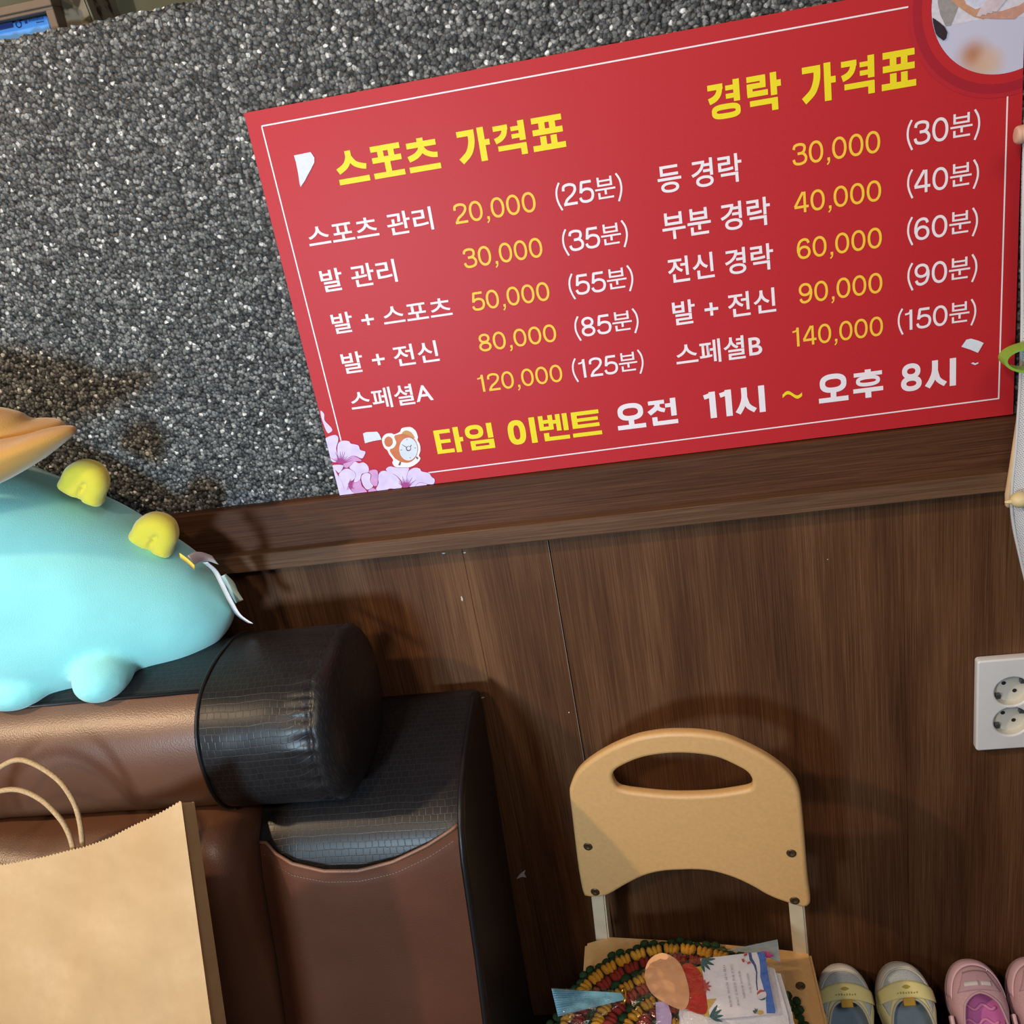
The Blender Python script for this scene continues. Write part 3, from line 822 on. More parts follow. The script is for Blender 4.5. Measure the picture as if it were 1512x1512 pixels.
# printed blossoms in the lower left corner
lil = plain('lilac_print', (0.66, 0.56, 0.84), 0.4, 0.4, 0.10, 90)
pk = plain('pink_print', (0.58, 0.30, 0.58), 0.4, 0.4, 0.10, 90)
mag = plain('magenta_print', (0.34, 0.035, 0.22), 0.4)
k2 = 200/1512
def fpx(pts): return [(460+x*k2, 590+y*k2) for x, y in pts]
def grow(pts, d):
    c = (sum(p[0] for p in pts)/len(pts), sum(p[1] for p in pts)/len(pts))
    out = []
    for p in pts:
        L = math.hypot(p[0]-c[0], p[1]-c[1]) or 1
        out.append((p[0]+(p[0]-c[0])/L*d, p[1]+(p[1]-c[1])/L*d))
    return out
# board-edge clips in the crop frame: left edge and bottom edge of the board
def clip_corner(pts):
    p = fpx(pts)
    xz = [tuple(at(*q, y=YS).xz) for q in p]
    xz = clip(xz, lambda q: q[0]-(SL-0.0004 if False else (tl.x+(bl_.x-tl.x)*((tl.z-q[1])/(tl.z-SB)))-0.0003))
    xz = clip(xz, lambda q: q[1]-SB-0.0002)
    return xz
flowers = [
 [  # upper flower at the board's left edge
  ('l', [(150, 440), (250, 395), (295, 415), (295, 470), (275, 540), (290, 620), (285, 690), (220, 680), (160, 540)]),
  ('l', [(300, 490), (350, 458), (420, 465), (440, 490), (520, 510), (545, 560), (600, 580), (590, 620), (560, 655), (480, 625), (410, 650), (365, 700), (310, 660), (290, 580)]),
  ('p', [(365, 690), (410, 655), (470, 628), (560, 680), (480, 690), (430, 740), (390, 760), (360, 740)]),
  ('l', [(230, 735), (350, 730), (340, 780), (310, 815), (285, 800)])],
 [  # middle flower
  ('l', [(425, 755), (480, 692), (530, 710), (580, 700), (630, 740), (640, 800), (610, 815), (560, 830), (540, 900), (500, 920), (470, 930), (490, 850), (470, 800)]),
  ('l', [(305, 845), (350, 785), (410, 770), (480, 810), (490, 860), (460, 900), (420, 925), (400, 1000), (370, 1010), (340, 960)]),
  ('p', [(400, 1010), (430, 930), (500, 925), (545, 900), (560, 960), (600, 1000), (620, 1040), (540, 1050), (430, 1070), (370, 1075)]),
  ('l', [(240, 760), (300, 850), (345, 930), (375, 1010), (430, 1000), (480, 1075), (340, 1100), (280, 1000)]),
  ('l', [(560, 850), (610, 815), (660, 835), (655, 900), (690, 960), (640, 1000), (600, 985), (565, 920)]),
  ('p', [(640, 800), (700, 780), (740, 800), (740, 880), (735, 950), (700, 960), (660, 910), (670, 840)])],
 [  # lower flower along the board's bottom edge
  ('l', [(740, 860), (780, 800), (850, 800), (930, 840), (980, 890), (1010, 960), (980, 1000), (880, 990), (830, 1010), (740, 1030), (720, 1000), (750, 930)]),
  ('l', [(835, 770), (880, 745), (960, 760), (1080, 760), (1080, 800), (1065, 870), (1070, 960), (1030, 960), (1000, 900), (940, 840), (850, 800)]),
  ('l', [(1085, 800), (1150, 760), (1210, 770), (1230, 800), (1310, 820), (1340, 860), (1375, 890), (1360, 940), (1290, 940), (1200, 930), (1140, 990), (1090, 960), (1065, 890)]),
  ('p', [(640, 1010), (690, 985), (740, 1030), (700, 1050), (650, 1055)]),
  ('l', [(1150, 975), (1210, 925), (1290, 945), (1230, 965), (1160, 985)])],
]
centres = [((330, 715), 150, -2.6, -0.3), ((410, 955), 95, -1.2, 1.0), ((1050, 985), 150, -2.5, -0.5)]
def shrink(pts, k):
    c = (sum(p[0] for p in pts)/len(pts), sum(p[1] for p in pts)/len(pts))
    return [(c[0]+(p[0]-c[0])*k, c[1]+(p[1]-c[1])*k) for p in pts]
for (petals, (cc, ln, a0, a1)) in zip(flowers, centres):
    out_polys, lp, pp = [], [], []
    fl = None
    allp = [clip_corner(grow(smooth_px(pts, 4), 4)) for _, pts in petals]
    fl = flat('printed_blossom', [p for p in allp if len(p) > 2], mag, 2, px=False)
    lyr = 3
    for kind, pts in petals:
        edge = clip_corner(grow(smooth_px(pts, 4), 4)); body = clip_corner(smooth_px(pts, 4))
        if len(edge) > 2: flat('petal_outline', [edge], mag, lyr*0.5+2, fl, px=False)
        if len(body) > 2: flat('petal', [body], lil if kind == 'l' else pk, lyr*0.5+2.25, fl, px=False)
        lyr += 1
    st = []
    for j in range(13):
        a = a0+(a1-a0)*j/12; L = ln*random.uniform(0.55, 1.0)
        p0 = (cc[0]+10*math.cos(a), cc[1]+6*math.sin(a)); p1 = (cc[0]+L*math.cos(a), cc[1]+L*math.sin(a))
        nx_, ny_ = -math.sin(a)*5, math.cos(a)*5
        q = clip_corner([(p0[0]-nx_*1.6, p0[1]-ny_*1.6), (p1[0]-nx_*0.2, p1[1]-ny_*0.2), (p1[0]+nx_*0.2, p1[1]+ny_*0.2), (p0[0]+nx_*1.6, p0[1]+ny_*1.6)])
        if len(q) > 2: st.append(q)
    flat('stamens', st, mag, 6, fl, px=False)
stray = flat('printed_blossom', [clip_corner(smooth_px([(100, 125), (140, 160), (145, 230), (200, 290), (232, 335), (215, 362), (175, 365), (120, 230)], 4))], lil, 2.3, px=False)

# ================================================================ wall outlet
def outlet():
    y0, yb = -0.0205, -0.0086
    tlp, blp = at(1444.5, 977, y=y0), at(1440, 1109.5, y=y0)
    x0 = (tlp.x+blp.x)/2; zt, zb = tlp.z, blp.z
    w = (zt-zb)*0.62
    x1 = x0+w
    cxs = at(1491, 1022, y=y0)
    c2 = at(1489, 1066, y=y0)
    xc = (x0+x1)/2
    r = 0.0198
    t = thing('wall_outlet', (xc, yb, (zt+zb)/2), 'white double wall socket on the brown panelling at the right edge', 'outlet')
    def circ(c, rr, n=40): return [(c[0]+rr*math.cos(2*PI*i/n), c[1]+rr*math.sin(2*PI*i/n)) for i in range(n)]
    zc1, zc2 = cxs.z, c2.z
    def rrect(a0, b0, a1, b1, rad, n=5):
        out = []
        for (cx_, cz_, s) in ((a1-rad, b1-rad, 0), (a0+rad, b1-rad, 1), (a0+rad, b0+rad, 2), (a1-rad, b0+rad, 3)):
            for i in range(n+1):
                a = PI/2*s + PI/2*i/n; out.append((cx_+rad*math.cos(a), cz_+rad*math.sin(a)))
        return out
    me = curve_shape('plate', [rrect(x0, zb, x1, zt, 0.004), circ((xc, zc1), r), circ((xc, zc2), r)], lambda u, v, w_: Vector((u, (y0+yb)/2+w_, v)), yb-y0, 0.0022, None)
    obj('plate', me, M['plastic'], t)
    for zc in (zc1, zc2):
        v, f = [], []
        n = 40; yf = yb-0.0006
        for i in range(n):
            a = 2*PI*i/n
            v += [(xc+r*math.cos(a), y0+0.002, zc+r*math.sin(a)), (xc+r*0.985*math.cos(a), yf, zc+r*0.985*math.sin(a))]
        for i in range(n): f.append([2*i, 2*i+1, (2*i+3) % (2*n), (2*i+2) % (2*n)])
        f.append([2*i+1 for i in range(n)])
        so = obj('socket', mesh('socket', v, f), M['cup'], t)
        prop(so, 'round recessed socket')
        def hole(px_, pz_, rr, nm='pin_hole'):
            vv, ff = [], []
            for i in range(16):
                a = 2*PI*i/16; vv += [(xc+px_+rr*math.cos(a), yf-0.0004, zc+pz_+rr*math.sin(a))]
            obj(nm, mesh(nm, vv, [list(range(16))[::-1]]), M['black'], so)
        hole(-0.0062, 0.0058, 0.0026); hole(0.0062, -0.0058, 0.0026)
        for s in (-1, 1):
            a = math.radians(215 if s < 0 else 35)
            p = Vector((xc+0.0165*math.cos(a), 0, zc+0.0165*math.sin(a)))
            obj('earth_clip', box_mesh('earth_clip', (p.x-0.003, yf-0.006, p.z-0.003), (p.x+0.003, yf-0.0001, p.z+0.003), 0.0008), plain('steel_clip', (0.16, 0.17, 0.19), 0.35, 0.5, metal=0.7), so)
outlet()

# ================================================================ brown and black armchair
chair_x = -0.257
arm_t = thing('leather_armchair', (-0.85, -0.33, 0.0), 'brown and black leather armchair with thick bolster headrest, left of the child chair', 'armchair')
def loft_x(name, prof_fn, xs, cap_a=True, cap_b=True):
    """rings of (y,z) along x -> mesh with UVs in metres"""
    rings = [prof_fn(x) for x in xs]; n = len(rings[0])
    vs, uv, fs = [], [], []
    for x, rg in zip(xs, rings):
        s = 0
        for k in range(n+1):
            y, z = rg[k % n]
            if k > 0: s += math.hypot(y-rg[k-1][0], z-rg[k-1][1])
            vs.append((x, y, z)); uv.append((x, s))
    m = n+1
    for i in range(len(xs)-1):
        for k in range(n): fs.append([i*m+k, i*m+k+1, (i+1)*m+k+1, (i+1)*m+k])
    if cap_a: fs.append([k for k in range(n)][::-1])
    if cap_b: fs.append([(len(xs)-1)*m+k for k in range(n)])
    return vs, fs, uv
def weld(me, d=1e-5):
    bm = bmesh.new(); bm.from_mesh(me); bmesh.ops.remove_doubles(bm, verts=bm.verts, dist=d)
    bmesh.ops.recalc_face_normals(bm, faces=bm.faces); bm.to_mesh(me); bm.free(); return me
# --- bolster headrest
BY, BZ, BRY, BRZ = -0.158, 0.668, 0.100, 0.080
def bol_ring(k=1.0, n=72, dy=0, dz=0, e=2.5):
    out = []
    for i in range(n):
        a = 2*PI*i/n
        c, s = math.cos(a), math.sin(a)
        out.append((BY+dy+BRY*k*math.copysign(abs(c)**(2/e), c), BZ+dz+BRZ*k*math.copysign(abs(s)**(2/e), s)))
    return out
XS, XE = -0.507, -0.354
def cover(name, xs, kf, mat, sel, parent, wob=0.0, caps=(False, False)):
    def fn(x):
        rg = bol_ring(kf(x))
        if wob:
            c = Vector((BY, BZ)); out = []
            for i, (y, z) in enumerate(rg):
                w = 1+wob*(noise.noise(Vector((x*30, y*14, z*14)))) 
                out.append((c.x+(y-c.x)*w, c.y+(z-c.y)*w))
            rg = out
        return rg
    v, f, u = loft_x(name, fn, xs, *caps)
    n = 72
    if sel:
        ff = []
        for fc in f:
            c = sum((Vector(v[i]) for i in fc), Vector())/len(fc)
            if sel(c): ff.append(fc)
        f = ff
    return obj(name, weld(mesh(name, v, f, u)), mat, parent, smooth=True)
xs_body = [-1.45+i*(XS+0.004+1.45)/40 for i in range(41)]
def is_top(c):   # seam between the black top strip and the brown front, dipping towards the end cap
    a = math.atan2((c.z-BZ)/BRZ, (BY-c.y)/BRY)
    return a > math.radians(57.5) or c.y > BY
cover('headrest_front', xs_body, lambda x: 1.0, M['brown'], lambda c: not is_top(c), arm_t, 0.012)
prop(cover('headrest_top', xs_body, lambda x: 1.004, M['croc'], is_top, arm_t, 0.012), 'black crocodile-grain top strip')
TR = 0.80
def capk(x):
    t = (x-XS)/(XE-XS)
    if t <= TR: return 1.035
    q = (t-TR)/(1-TR)
    return 1.035*math.sqrt(max(0.0, 1-q**2.6)) if q < 1 else 0.0
xs_cap = [XS+(XE-XS)*t for t in [0, 0.03, 0.08, 0.15, 0.22, 0.30, 0.38, 0.46, 0.54, 0.60, 0.65, 0.69, 0.73, 0.76, 0.785, 0.80, 0.815, 0.83, 0.85, 0.88, 0.91, 0.94, 0.965, 0.98, 0.99, 0.996, 0.999]]
def cap_fn(x):
    t = (x-XS)/(XE-XS)
    rg = bol_ring(capk(x), 144); c = Vector((BY, BZ)); out = []
    for i, (y, z) in enumerate(rg):
        g = max(0, 1-abs(t-TR)/0.22) if t < TR else max(0, 1-abs(t-TR)/0.05)
        w = 1 - 0.030*g*(0.5+0.5*math.sin(i*2*PI/144*34+2.2*math.sin(i*0.35))) - 0.018*max(0, 1-abs(t-TR)/0.018)
        w *= 1+0.012*noise.noise(Vector((x*40, y*30, z*30)))
        out.append((c.x+(y-c.x)*w, c.y+(z-c.y)*w))
    return out
v, f, u = loft_x('headrest_end', cap_fn, xs_cap, True, True)
cap = prop(obj('headrest_end', weld(mesh('headrest_end', v, f, u)), M['croc'], arm_t, smooth=True), 'black crocodile-grain end sleeve')
hem = [(XS+0.001, y, z) for y, z in bol_ring(1.04)]
obj('hem', tube_mesh('hem', hem, 0.0022, 8, True), M['croc'], cap, smooth=True)
seam_ = bol_ring(1.006, 720)
ks = min(range(0, 180*2), key=lambda k_: abs(math.atan2((seam_[k_][1]-BZ)/BRZ, (BY-seam_[k_][0])/BRY)-math.radians(57.5)))
obj('seam_piping', tube_mesh('seam_piping', [(-1.45, seam_[ks][0], seam_[ks][1]), (-0.9, seam_[ks][0], seam_[ks][1]), (XS, seam_[ks][0], seam_[ks][1])], 0.0022, 8), M['croc'], arm_t, smooth=True)
fold = [at(312, 1068, y=-0.262), at(345, 1095, y=-0.265), at(380, 1128, y=-0.262), at(400, 1150, y=-0.255)]
# --- backrest cushion
def inset_profile(prof, d):
    c = Vector((sum(p[0] for p in prof)/len(prof), sum(p[1] for p in prof)/len(prof)))
    out = []
    for p in prof:
        q = Vector(p)-c; L = q.length
        out.append(tuple(c+q*max(0.1, (L-d)/L)))
    return out
def rounded(prof, n=5): return [(p.x, p.y) for p in catmull([(a, b, 0) for a, b in prof], n, True)]
def soft_block(name, prof, x0, x1, r, mat, parent, nxs=16, wob=0.0, ends=(True, True), fn2=None):
    xs = []
    for i in range(7): xs.append(x0+r*(1-math.cos(PI/2*i/6)) if ends[0] else x0+r*i/6)
    for i in range(1, nxs): xs.append(x0+r+(x1-x0-2*r)*i/nxs)
    for i in range(7): xs.append(x1-r+r*math.sin(PI/2*i/6) if ends[1] else x1-r+r*i/6)
    def fn(x):
        d = 0
        if ends[0] and x < x0+r: d = r-math.sqrt(max(0, r*r-(r-(x-x0))**2))
        if ends[1] and x > x1-r: d = r-math.sqrt(max(0, r*r-(r-(x1-x))**2))
        rg = inset_profile(prof, d) if d > 0 else prof
        if wob: rg = [(y+wob*noise.noise(Vector((x*14, y*10, z*12))), z+wob*noise.noise(Vector((x*14+7, y*10, z*12)))) for y, z in rg]
        return rg
    v, f, u = loft_x(name, fn, xs)
    return obj(name, weld(mesh(name, v, f, u)), mat, parent, smooth=True)
back_prof = rounded([(-0.09, 0.36), (-0.06, 0.56), (-0.10, 0.602), (-0.21, 0.606), (-0.280, 0.594), (-0.307, 0.545), (-0.314, 0.43), (-0.320, 0.30), (-0.25, 0.26), (-0.14, 0.27)], 5)
soft_block('backrest', back_prof, -1.45, -0.491, 0.045, M['brown'], arm_t, 30, 0.006)
seat_prof = rounded([(-0.20, 0.18), (-0.22, 0.30), (-0.30, 0.326), (-0.50, 0.330), (-0.66, 0.322), (-0.70, 0.28), (-0.69, 0.20), (-0.6, 0.17), (-0.4, 0.17)], 5)
soft_block('seat_cushion', seat_prof, -1.45, -0.500, 0.03, M['brown'], arm_t, 16)
obj('seat_base', box_mesh('seat_base', (-1.45, -0.66, 0.0), (-0.500, -0.12, 0.185), 0.01), M['croc'], arm_t)
# --- arm block, black crocodile leather
arm_prof = [(-0.118, 0.004), (-0.105, 0.16), (-0.080, 0.32), (-0.052, 0.48), (-0.032, 0.585), (-0.036, 0.600), (-0.055, 0.604), (-0.110, 0.598), (-0.160, 0.588),
            (-0.200, 0.574), (-0.228, 0.553), (-0.244, 0.522), (-0.256, 0.478), (-0.272, 0.42), (-0.300, 0.34), (-0.335, 0.24), (-0.370, 0.13), (-0.405, 0.004)]
def dense(prof, step=0.012):
    out = []
    for i in range(len(prof)):
        a, b = Vector(prof[i]), Vector(prof[(i+1) % len(prof)])
        k = max(1, int((b-a).length/step))
        for j in range(k): out.append(tuple(a+(b-a)*j/k))
    return out
AX0, AX1 = -0.494, chair_x
v, f, u = loft_x('arm', lambda x: (lambda d: inset_profile(dense(arm_prof), d) if d > 0 else dense(arm_prof))(0.008-math.sqrt(max(0, 0.008**2-max(0, 0.008-min(x-AX0, AX1-x))**2)) if min(x-AX0, AX1-x) < 0.008 else 0),
                 [AX0, AX0+0.001, AX0+0.003, AX0+0.008] + [AX0+0.008+(AX1-AX0-0.016)*i/14 for i in range(1, 14)] + [AX1-0.008, AX1-0.003, AX1-0.001, AX1])
arm = obj('armrest', weld(mesh('armrest', v, f, u)), M['croc'], arm_t, smooth=True)
prop(arm, 'black crocodile-grain armrest')
for p in arm.data.polygons:
    if len(p.vertices) > 5: p.use_smooth = False
# welt along the right front edge
front_line = [p for p in dense(arm_prof, 0.012) if p[0] < -0.05 and p[1] > 0.02]
front_line = [p for p in front_line if not (p[0] > -0.125 and p[1] < 0.5)]
welt = [(AX1-0.0035, y-0.0015 if z < 0.55 else y, z+0.0015 if z > 0.55 else z) for y, z in front_line]
obj('welt', tube_mesh('welt', welt, 0.0032, 8), M['croc'], arm, smooth=True)
# pocket on the front of the arm
def prof_at(z):   # front surface y for a height
    pts = [(-0.200, 0.574), (-0.228, 0.553), (-0.244, 0.522), (-0.256, 0.478), (-0.272, 0.42), (-0.300, 0.34), (-0.335, 0.24), (-0.370, 0.13), (-0.405, 0.004)]
    for (y0, z0), (y1, z1) in zip(pts[:-1], pts[1:]):
        if z1 <= z <= z0: return y0+(y1-y0)*(z0-z)/(z0-z1)
    return pts[-1][0]
top_px = [(386, 1262), (400, 1271), (430, 1280), (480, 1285), (530, 1283), (580, 1274), (630, 1258), (665, 1243), (686, 1233)]
top3 = [at(a, b, y=-0.252) for a, b in top_px]
def ztop(x):
    xs_ = [p.x for p in top3]
    if x <= xs_[0]: return top3[0].z
    for p, q in zip(top3[:-1], top3[1:]):
        if p.x <= x <= q.x: return p.z+(q.z-p.z)*(x-p.x)/(q.x-p.x)
    return top3[-1].z
def bulge(x, s):
    t = (x-AX0)/(AX1-AX0); e = math.sin(PI*max(0, min(1, t)))
    return 0.0035+0.010*e**0.7*max(0, 1-s*1.2)
NXp, NZp = 40, 30
px0, px1 = AX0+0.006, AX1-0.006
vs, fs, uv = [], [], []
for side in (0, 1):
    for i in range(NXp+1):
        x = px0+(px1-px0)*i/NXp; zt = ztop(x)
        for j in range(NZp+1):
            s = j/NZp; z = zt+(0.03-zt)*s
            vs.append((x, prof_at(z)-bulge(x, s)+(0.0022 if side else 0), z)); uv.append((x, z))
m = NZp+1; off = (NXp+1)*m
for i in range(NXp):
    for j in range(NZp):
        a = i*m+j
        fs.append([a, a+1, a+m+1, a+m]); fs.append([off+a, off+a+m, off+a+m+1, off+a+1])
    fs.append([i*m, (i+1)*m, off+(i+1)*m, off+i*m])
    fs.append([i*m+NZp, off+i*m+NZp, off+(i+1)*m+NZp, (i+1)*m+NZp])
pk_o = prop(obj('pocket', fix_normals(mesh('pocket', vs, fs, uv)), M['pocket'], arm_t, smooth=True), 'reddish brown leather pocket on the front of the armrest')
edge = [(px0+(px1-px0)*i/60, 0, 0) for i in range(61)]
edge = [(x, prof_at(ztop(x))-bulge(x, 0)+0.001, ztop(x)+0.0006) for x, _, _ in edge]
obj('pocket_binding', tube_mesh('pocket_binding', edge, 0.0022, 8), leather_mat('tan_edge_leather', (0.20, 0.095, 0.06), 0.45), pk_o, smooth=True)
vs, fs = [], []
for i in range(62):
    x = px0+0.004+(px1-px0-0.008)*i/62; x2 = x+(px1-px0)/62*0.6
    for xx in (x, x2):
        z = ztop(xx)-0.010
        for dz in (0.0004, -0.0004): vs.append((xx, prof_at(z)-bulge(xx, 0.02)-0.0004, z+dz))
    b0 = len(vs)-4; fs.append([b0, b0+1, b0+3, b0+2])
st = obj('stitching', mesh('stitching', vs, fs), M['stitch'], pk_o)

# ================================================================ kraft paper bag standing on the seat
def paper_bag():
    A = at(267.5, 1183, y=-0.350); Bp = at(318, 1512, x=A.x+0.004)
    lean = (Bp.y-A.y)/(Bp.z-A.z)                 # dy per dz of the front face
    zb = 0.328
    def front(x, z, w=0.0): return Vector((x, A.y+(z-A.z)*lean - w, z))
    n_front = Vector((0, 1, -lean)).normalized()
    tpx = [(267.5, 1183), (240, 1199), (200, 1219), (165, 1238), (120, 1254), (60, 1267), (0, 1277), (-60, 1283), (-120, 1282), (-180, 1272), (-240, 1256), (-300, 1243), (-350, 1238)]
    top = [onplane(a, b, A, n_front) for a, b in tpx]
    xl, xr = top[-1].x, A.x
    def zt(x):
        for p, q in zip(top[:-1], top[1:]):
            if q.x <= x <= p.x: return q.z+(p.z-q.z)*(x-q.x)/(p.x-q.x)
        return top[-1].z if x < xl else top[0].z
    t = thing('paper_bag', ((xl+xr)/2, A.y+(zb-A.z)*lean+0.03, zb), 'brown kraft paper shopping bag with twisted cord handles, leaning on the armchair', 'bag')
    nx_, nz_ = 260, 40
    D0, D1 = 0.025, 0.032    # bag depth at the top and at the bottom
    def disp(x, z):
        return 0.0050*noise.noise(Vector((x*9, 3, z*5))) + 0.0022*noise.noise(Vector((x*22, 5, z*8))) + 0.0012*noise.noise(Vector((x*34, 1, z*20))) + (0.0016 if abs(z-(0.43+0.12*(x+0.5))) < 0.002 else 0)
    def panel(dep, name):
        v, f = [], []
        for i in range(nx_+1):
            x = xl+(xr-xl)*i/nx_
            zz = zt(x) + (0.0011 if i % 2 else -0.0004) - (0.0165 if dep else 0)
            for j in range(nz_+1):
                s = j/nz_; z = zz+(zb-zz)*s
                fade = min(1, min(i, nx_-i)/12)
                p = front(x+0.0*s, z, disp(x, z)*fade)
                p.y += dep*(D0+(D1-D0)*s)
                v.append(p)
        mm = nz_+1
        for i in range(nx_):
            for j in range(nz_): f.append([i*mm+j, i*mm+j+1, (i+1)*mm+j+1, (i+1)*mm+j])
        return v, f, mm
    v1, f1, mm = panel(0, 'front_panel'); v2, f2, _ = panel(1, 'back_panel')
    obj('front_panel', fix_normals(mesh('front_panel', v1, f1)), M['kraft'], t, smooth=True)
    obj('back_panel', fix_normals(mesh('back_panel', v2, f2)), M['kraft'], t, smooth=True)
    for side, idx, sg in (('r', nx_, 1), ('l', 0, -1)):
        v, f = [], []
        for j in range(nz_+1):
            a, b = Vector(v1[idx*mm+j]), Vector(v2[idx*mm+j])
            s = j/nz_
            mid = (a+b)/2 + Vector((-sg*0.012*(1-s), 0, 0))
            q1 = a.lerp(mid, 0.25)+Vector((sg*0.0015, 0, 0))
            v += [a, q1, mid, b]
        for j in range(nz_):
            for k in range(3): f.append([j*4+k, j*4+k+1, j*4+k+5, j*4+k+4])
        obj('side_gusset', mesh('side_gusset', v, f), M['kraft'], t)
    bot = [v1[nz_], v1[nx_*mm+nz_], v2[nx_*mm+nz_], v2[nz_]]
    obj('base_panel', mesh('base_panel', bot, [[0, 1, 2, 3]]), M['kraft'], t)
    h1 = [(112, 1275), (108, 1253), (101, 1230), (88, 1208), (62, 1182), (30, 1167), (0, 1168), (-30, 1180), (-58, 1205), (-78, 1240), (-88, 1295)]
    h2 = [(123, 1275), (122, 1252), (118, 1215), (108, 1183), (86, 1152), (52, 1129), (25, 1122), (0, 1133), (-25, 1155), (-48, 1190), (-60, 1295)]
    obj('handle', tube_mesh('handle', catmull([onplane(a, b, A+Vector((0, 0.011, 0)), n_front) for a, b in h1], 6), 0.0026, 8), M['cord'], t, smooth=True)
    obj('handle', tube_mesh('handle', catmull([onplane(a, b, A+Vector((0, 0.018, 0)), n_front) for a, b in h2], 6), 0.0026, 8), M['cord'], t, smooth=True)
paper_bag()

# ================================================================ plush dinosaur on the headrest
def plush():
    cols = [(-190, 610, 1040), (-140, 600, 1050), (-70, 615, 1046), (0, 645, 1028), (60, 677, 1020), (110, 702, 1010), (150, 722, 1002), (190, 745, 992), (235, 776, 978), (275, 806, 966), (305, 832, 950), (325, 856, 934), (338, 880, 914), (343, 897, 903)]
    secs = []
    for (px, ty, by) in cols:
        f_ = (px+190)/533
        yc = -0.152+0.052*f_
        tpt, bpt = at(px, ty, y=yc), at(px, by, y=yc)
        h = (tpt.z-bpt.z)/2
        ry = 0.108*min(1, (h/0.14))**0.75
        rz = math.sqrt(max((h*0.5)**2, h*h-(0.30*ry)**2))
        secs.append((tpt.x*0.5+bpt.x*0.5, yc, (tpt.z+bpt.z)/2, ry, rz))
    # resample smoothly
    P1 = catmull([(s[0], s[1], s[2]) for s in secs], 4); P2 = catmull([(s[3], s[4], 0) for s in secs], 4)
    nn = 48; v, f = [], []
    tail = len(P1)
    for p, q in zip(P1, P2):
        for k in range(nn):
            a = 2*PI*k/nn; c, s = math.cos(a), math.sin(a)
            y = p.y+q.x*math.copysign(abs(c)**0.92, c); z = p.z+q.y*math.copysign(abs(s)**0.92, s)
            d = 0.0022*noise.noise(Vector((p.x*18, y*18, z*18)))
            v.append((p.x, y+d, z+d))
    for i in range(len(P1)-1):
        for k in range(nn): f.append([i*nn+k, i*nn+(k+1) % nn, (i+1)*nn+(k+1) % nn, (i+1)*nn+k])
    f.append(list(range(nn))); 
    e = len(v); last = P1[-1]; v.append((last.x+0.004, last.y, last.z))
    for k in range(nn): f.append([(len(P1)-1)*nn+k, (len(P1)-1)*nn+(k+1) % nn, e])
    base = secs[3]
    t = thing('plush_dinosaur', (base[0], base[1], 0.748), 'aqua blue plush dinosaur with yellow back spikes lying on the armchair headrest', 'soft toy')
    for (px, py, rx, rz, yy) in ((153, 996, 0.031, 0.026, -0.196), (28, 1010, 0.040, 0.024, -0.196)):
        ellipsoid(v, f, at(px, py, y=yy), (rx, 0.040, rz), 24, 16)
    me = fix_normals(mesh('body', v, f))
    tmp = bpy.data.objects.new('tmp', me); COL.objects.link(tmp)
    md = tmp.modifiers.new('r', 'REMESH'); md.mode = 'VOXEL'; md.voxel_size = 0.0042
    ms = tmp.modifiers.new('s', 'SMOOTH'); ms.factor = 0.5; ms.iterations = 9
    dg = bpy.context.evaluated_depsgraph_get()
    me2 = bpy.data.meshes.new_from_object(tmp.evaluated_get(dg)); me2.name = 'body'
    bpy.data.objects.remove(tmp)
    obj('body', me2, M['aqua'], t, smooth=True)
    # rounded folded spikes
    def spike(px, py, yy, sc=1.0):
        c = at(px, py, y=yy)
        ux = Vector((math.cos(math.radians(-37)), 0, math.sin(math.radians(-37))))   # along the back
        uz = Vector((math.sin(math.radians(37)), 0, math.cos(math.radians(37))))      # outwards
        uz = uz.normalized(); cb = c; c = c
        lens, fcs = [], []
        # outline in (along, out)
        ol = [(-0.0235, -0.007), (-0.0245, 0.006), (-0.0225, 0.020), (-0.013, 0.033), (0.002, 0.0385), (0.016, 0.0345), (0.0245, 0.021), (0.0250, 0.006), (0.0235, -0.007), (0.0, -0.009)]
        ol = [(p.x*sc*0.98, p.y*sc*0.98) for p in catmull([(a, b, 0) for a, b in ol], 5, True)]
        nn_, rings = len(ol), 9
        cx_ = sum(p[0] for p in ol)/nn_; cz_ = sum(p[1] for p in ol)/nn_
        vv, ff = [], []
        for sgn in (-1, 1):
            b0 = len(vv)
            for r in range(rings+1):
                k = math.cos(PI/2*r/rings)
                hgt = 0.0155*sc*max(0, 1-k**5)**0.5
                for (a, b) in ol:
                    aa, bb = cx_+(a-cx_)*k, cz_+(b-cz_)*k
                    # crease running up from the base
                    dc = abs(aa-0.003-0.10*bb) if bb < 0.016 else math.hypot(aa-0.0046, bb-0.016)
                    cr_ = 0.0075*math.exp(-(dc/0.0022)**2)
                    vv.append(c+ux*aa+uz*bb+Vector((0, sgn*max(0, hgt-cr_), 0)))
            for r in range(rings):
                for i in range(nn_):
                    q = [b0+r*nn_+i, b0+r*nn_+(i+1) % nn_, b0+(r+1)*nn_+(i+1) % nn_, b0+(r+1)*nn_+i]
                    ff.append(q)
        me = mesh('back_spike', vv, ff); weld(me, 2e-5)
        obj('back_spike', me, M['lemon'], t, smooth=True)
    spike(121, 724, -0.128); spike(224, 800, -0.118)
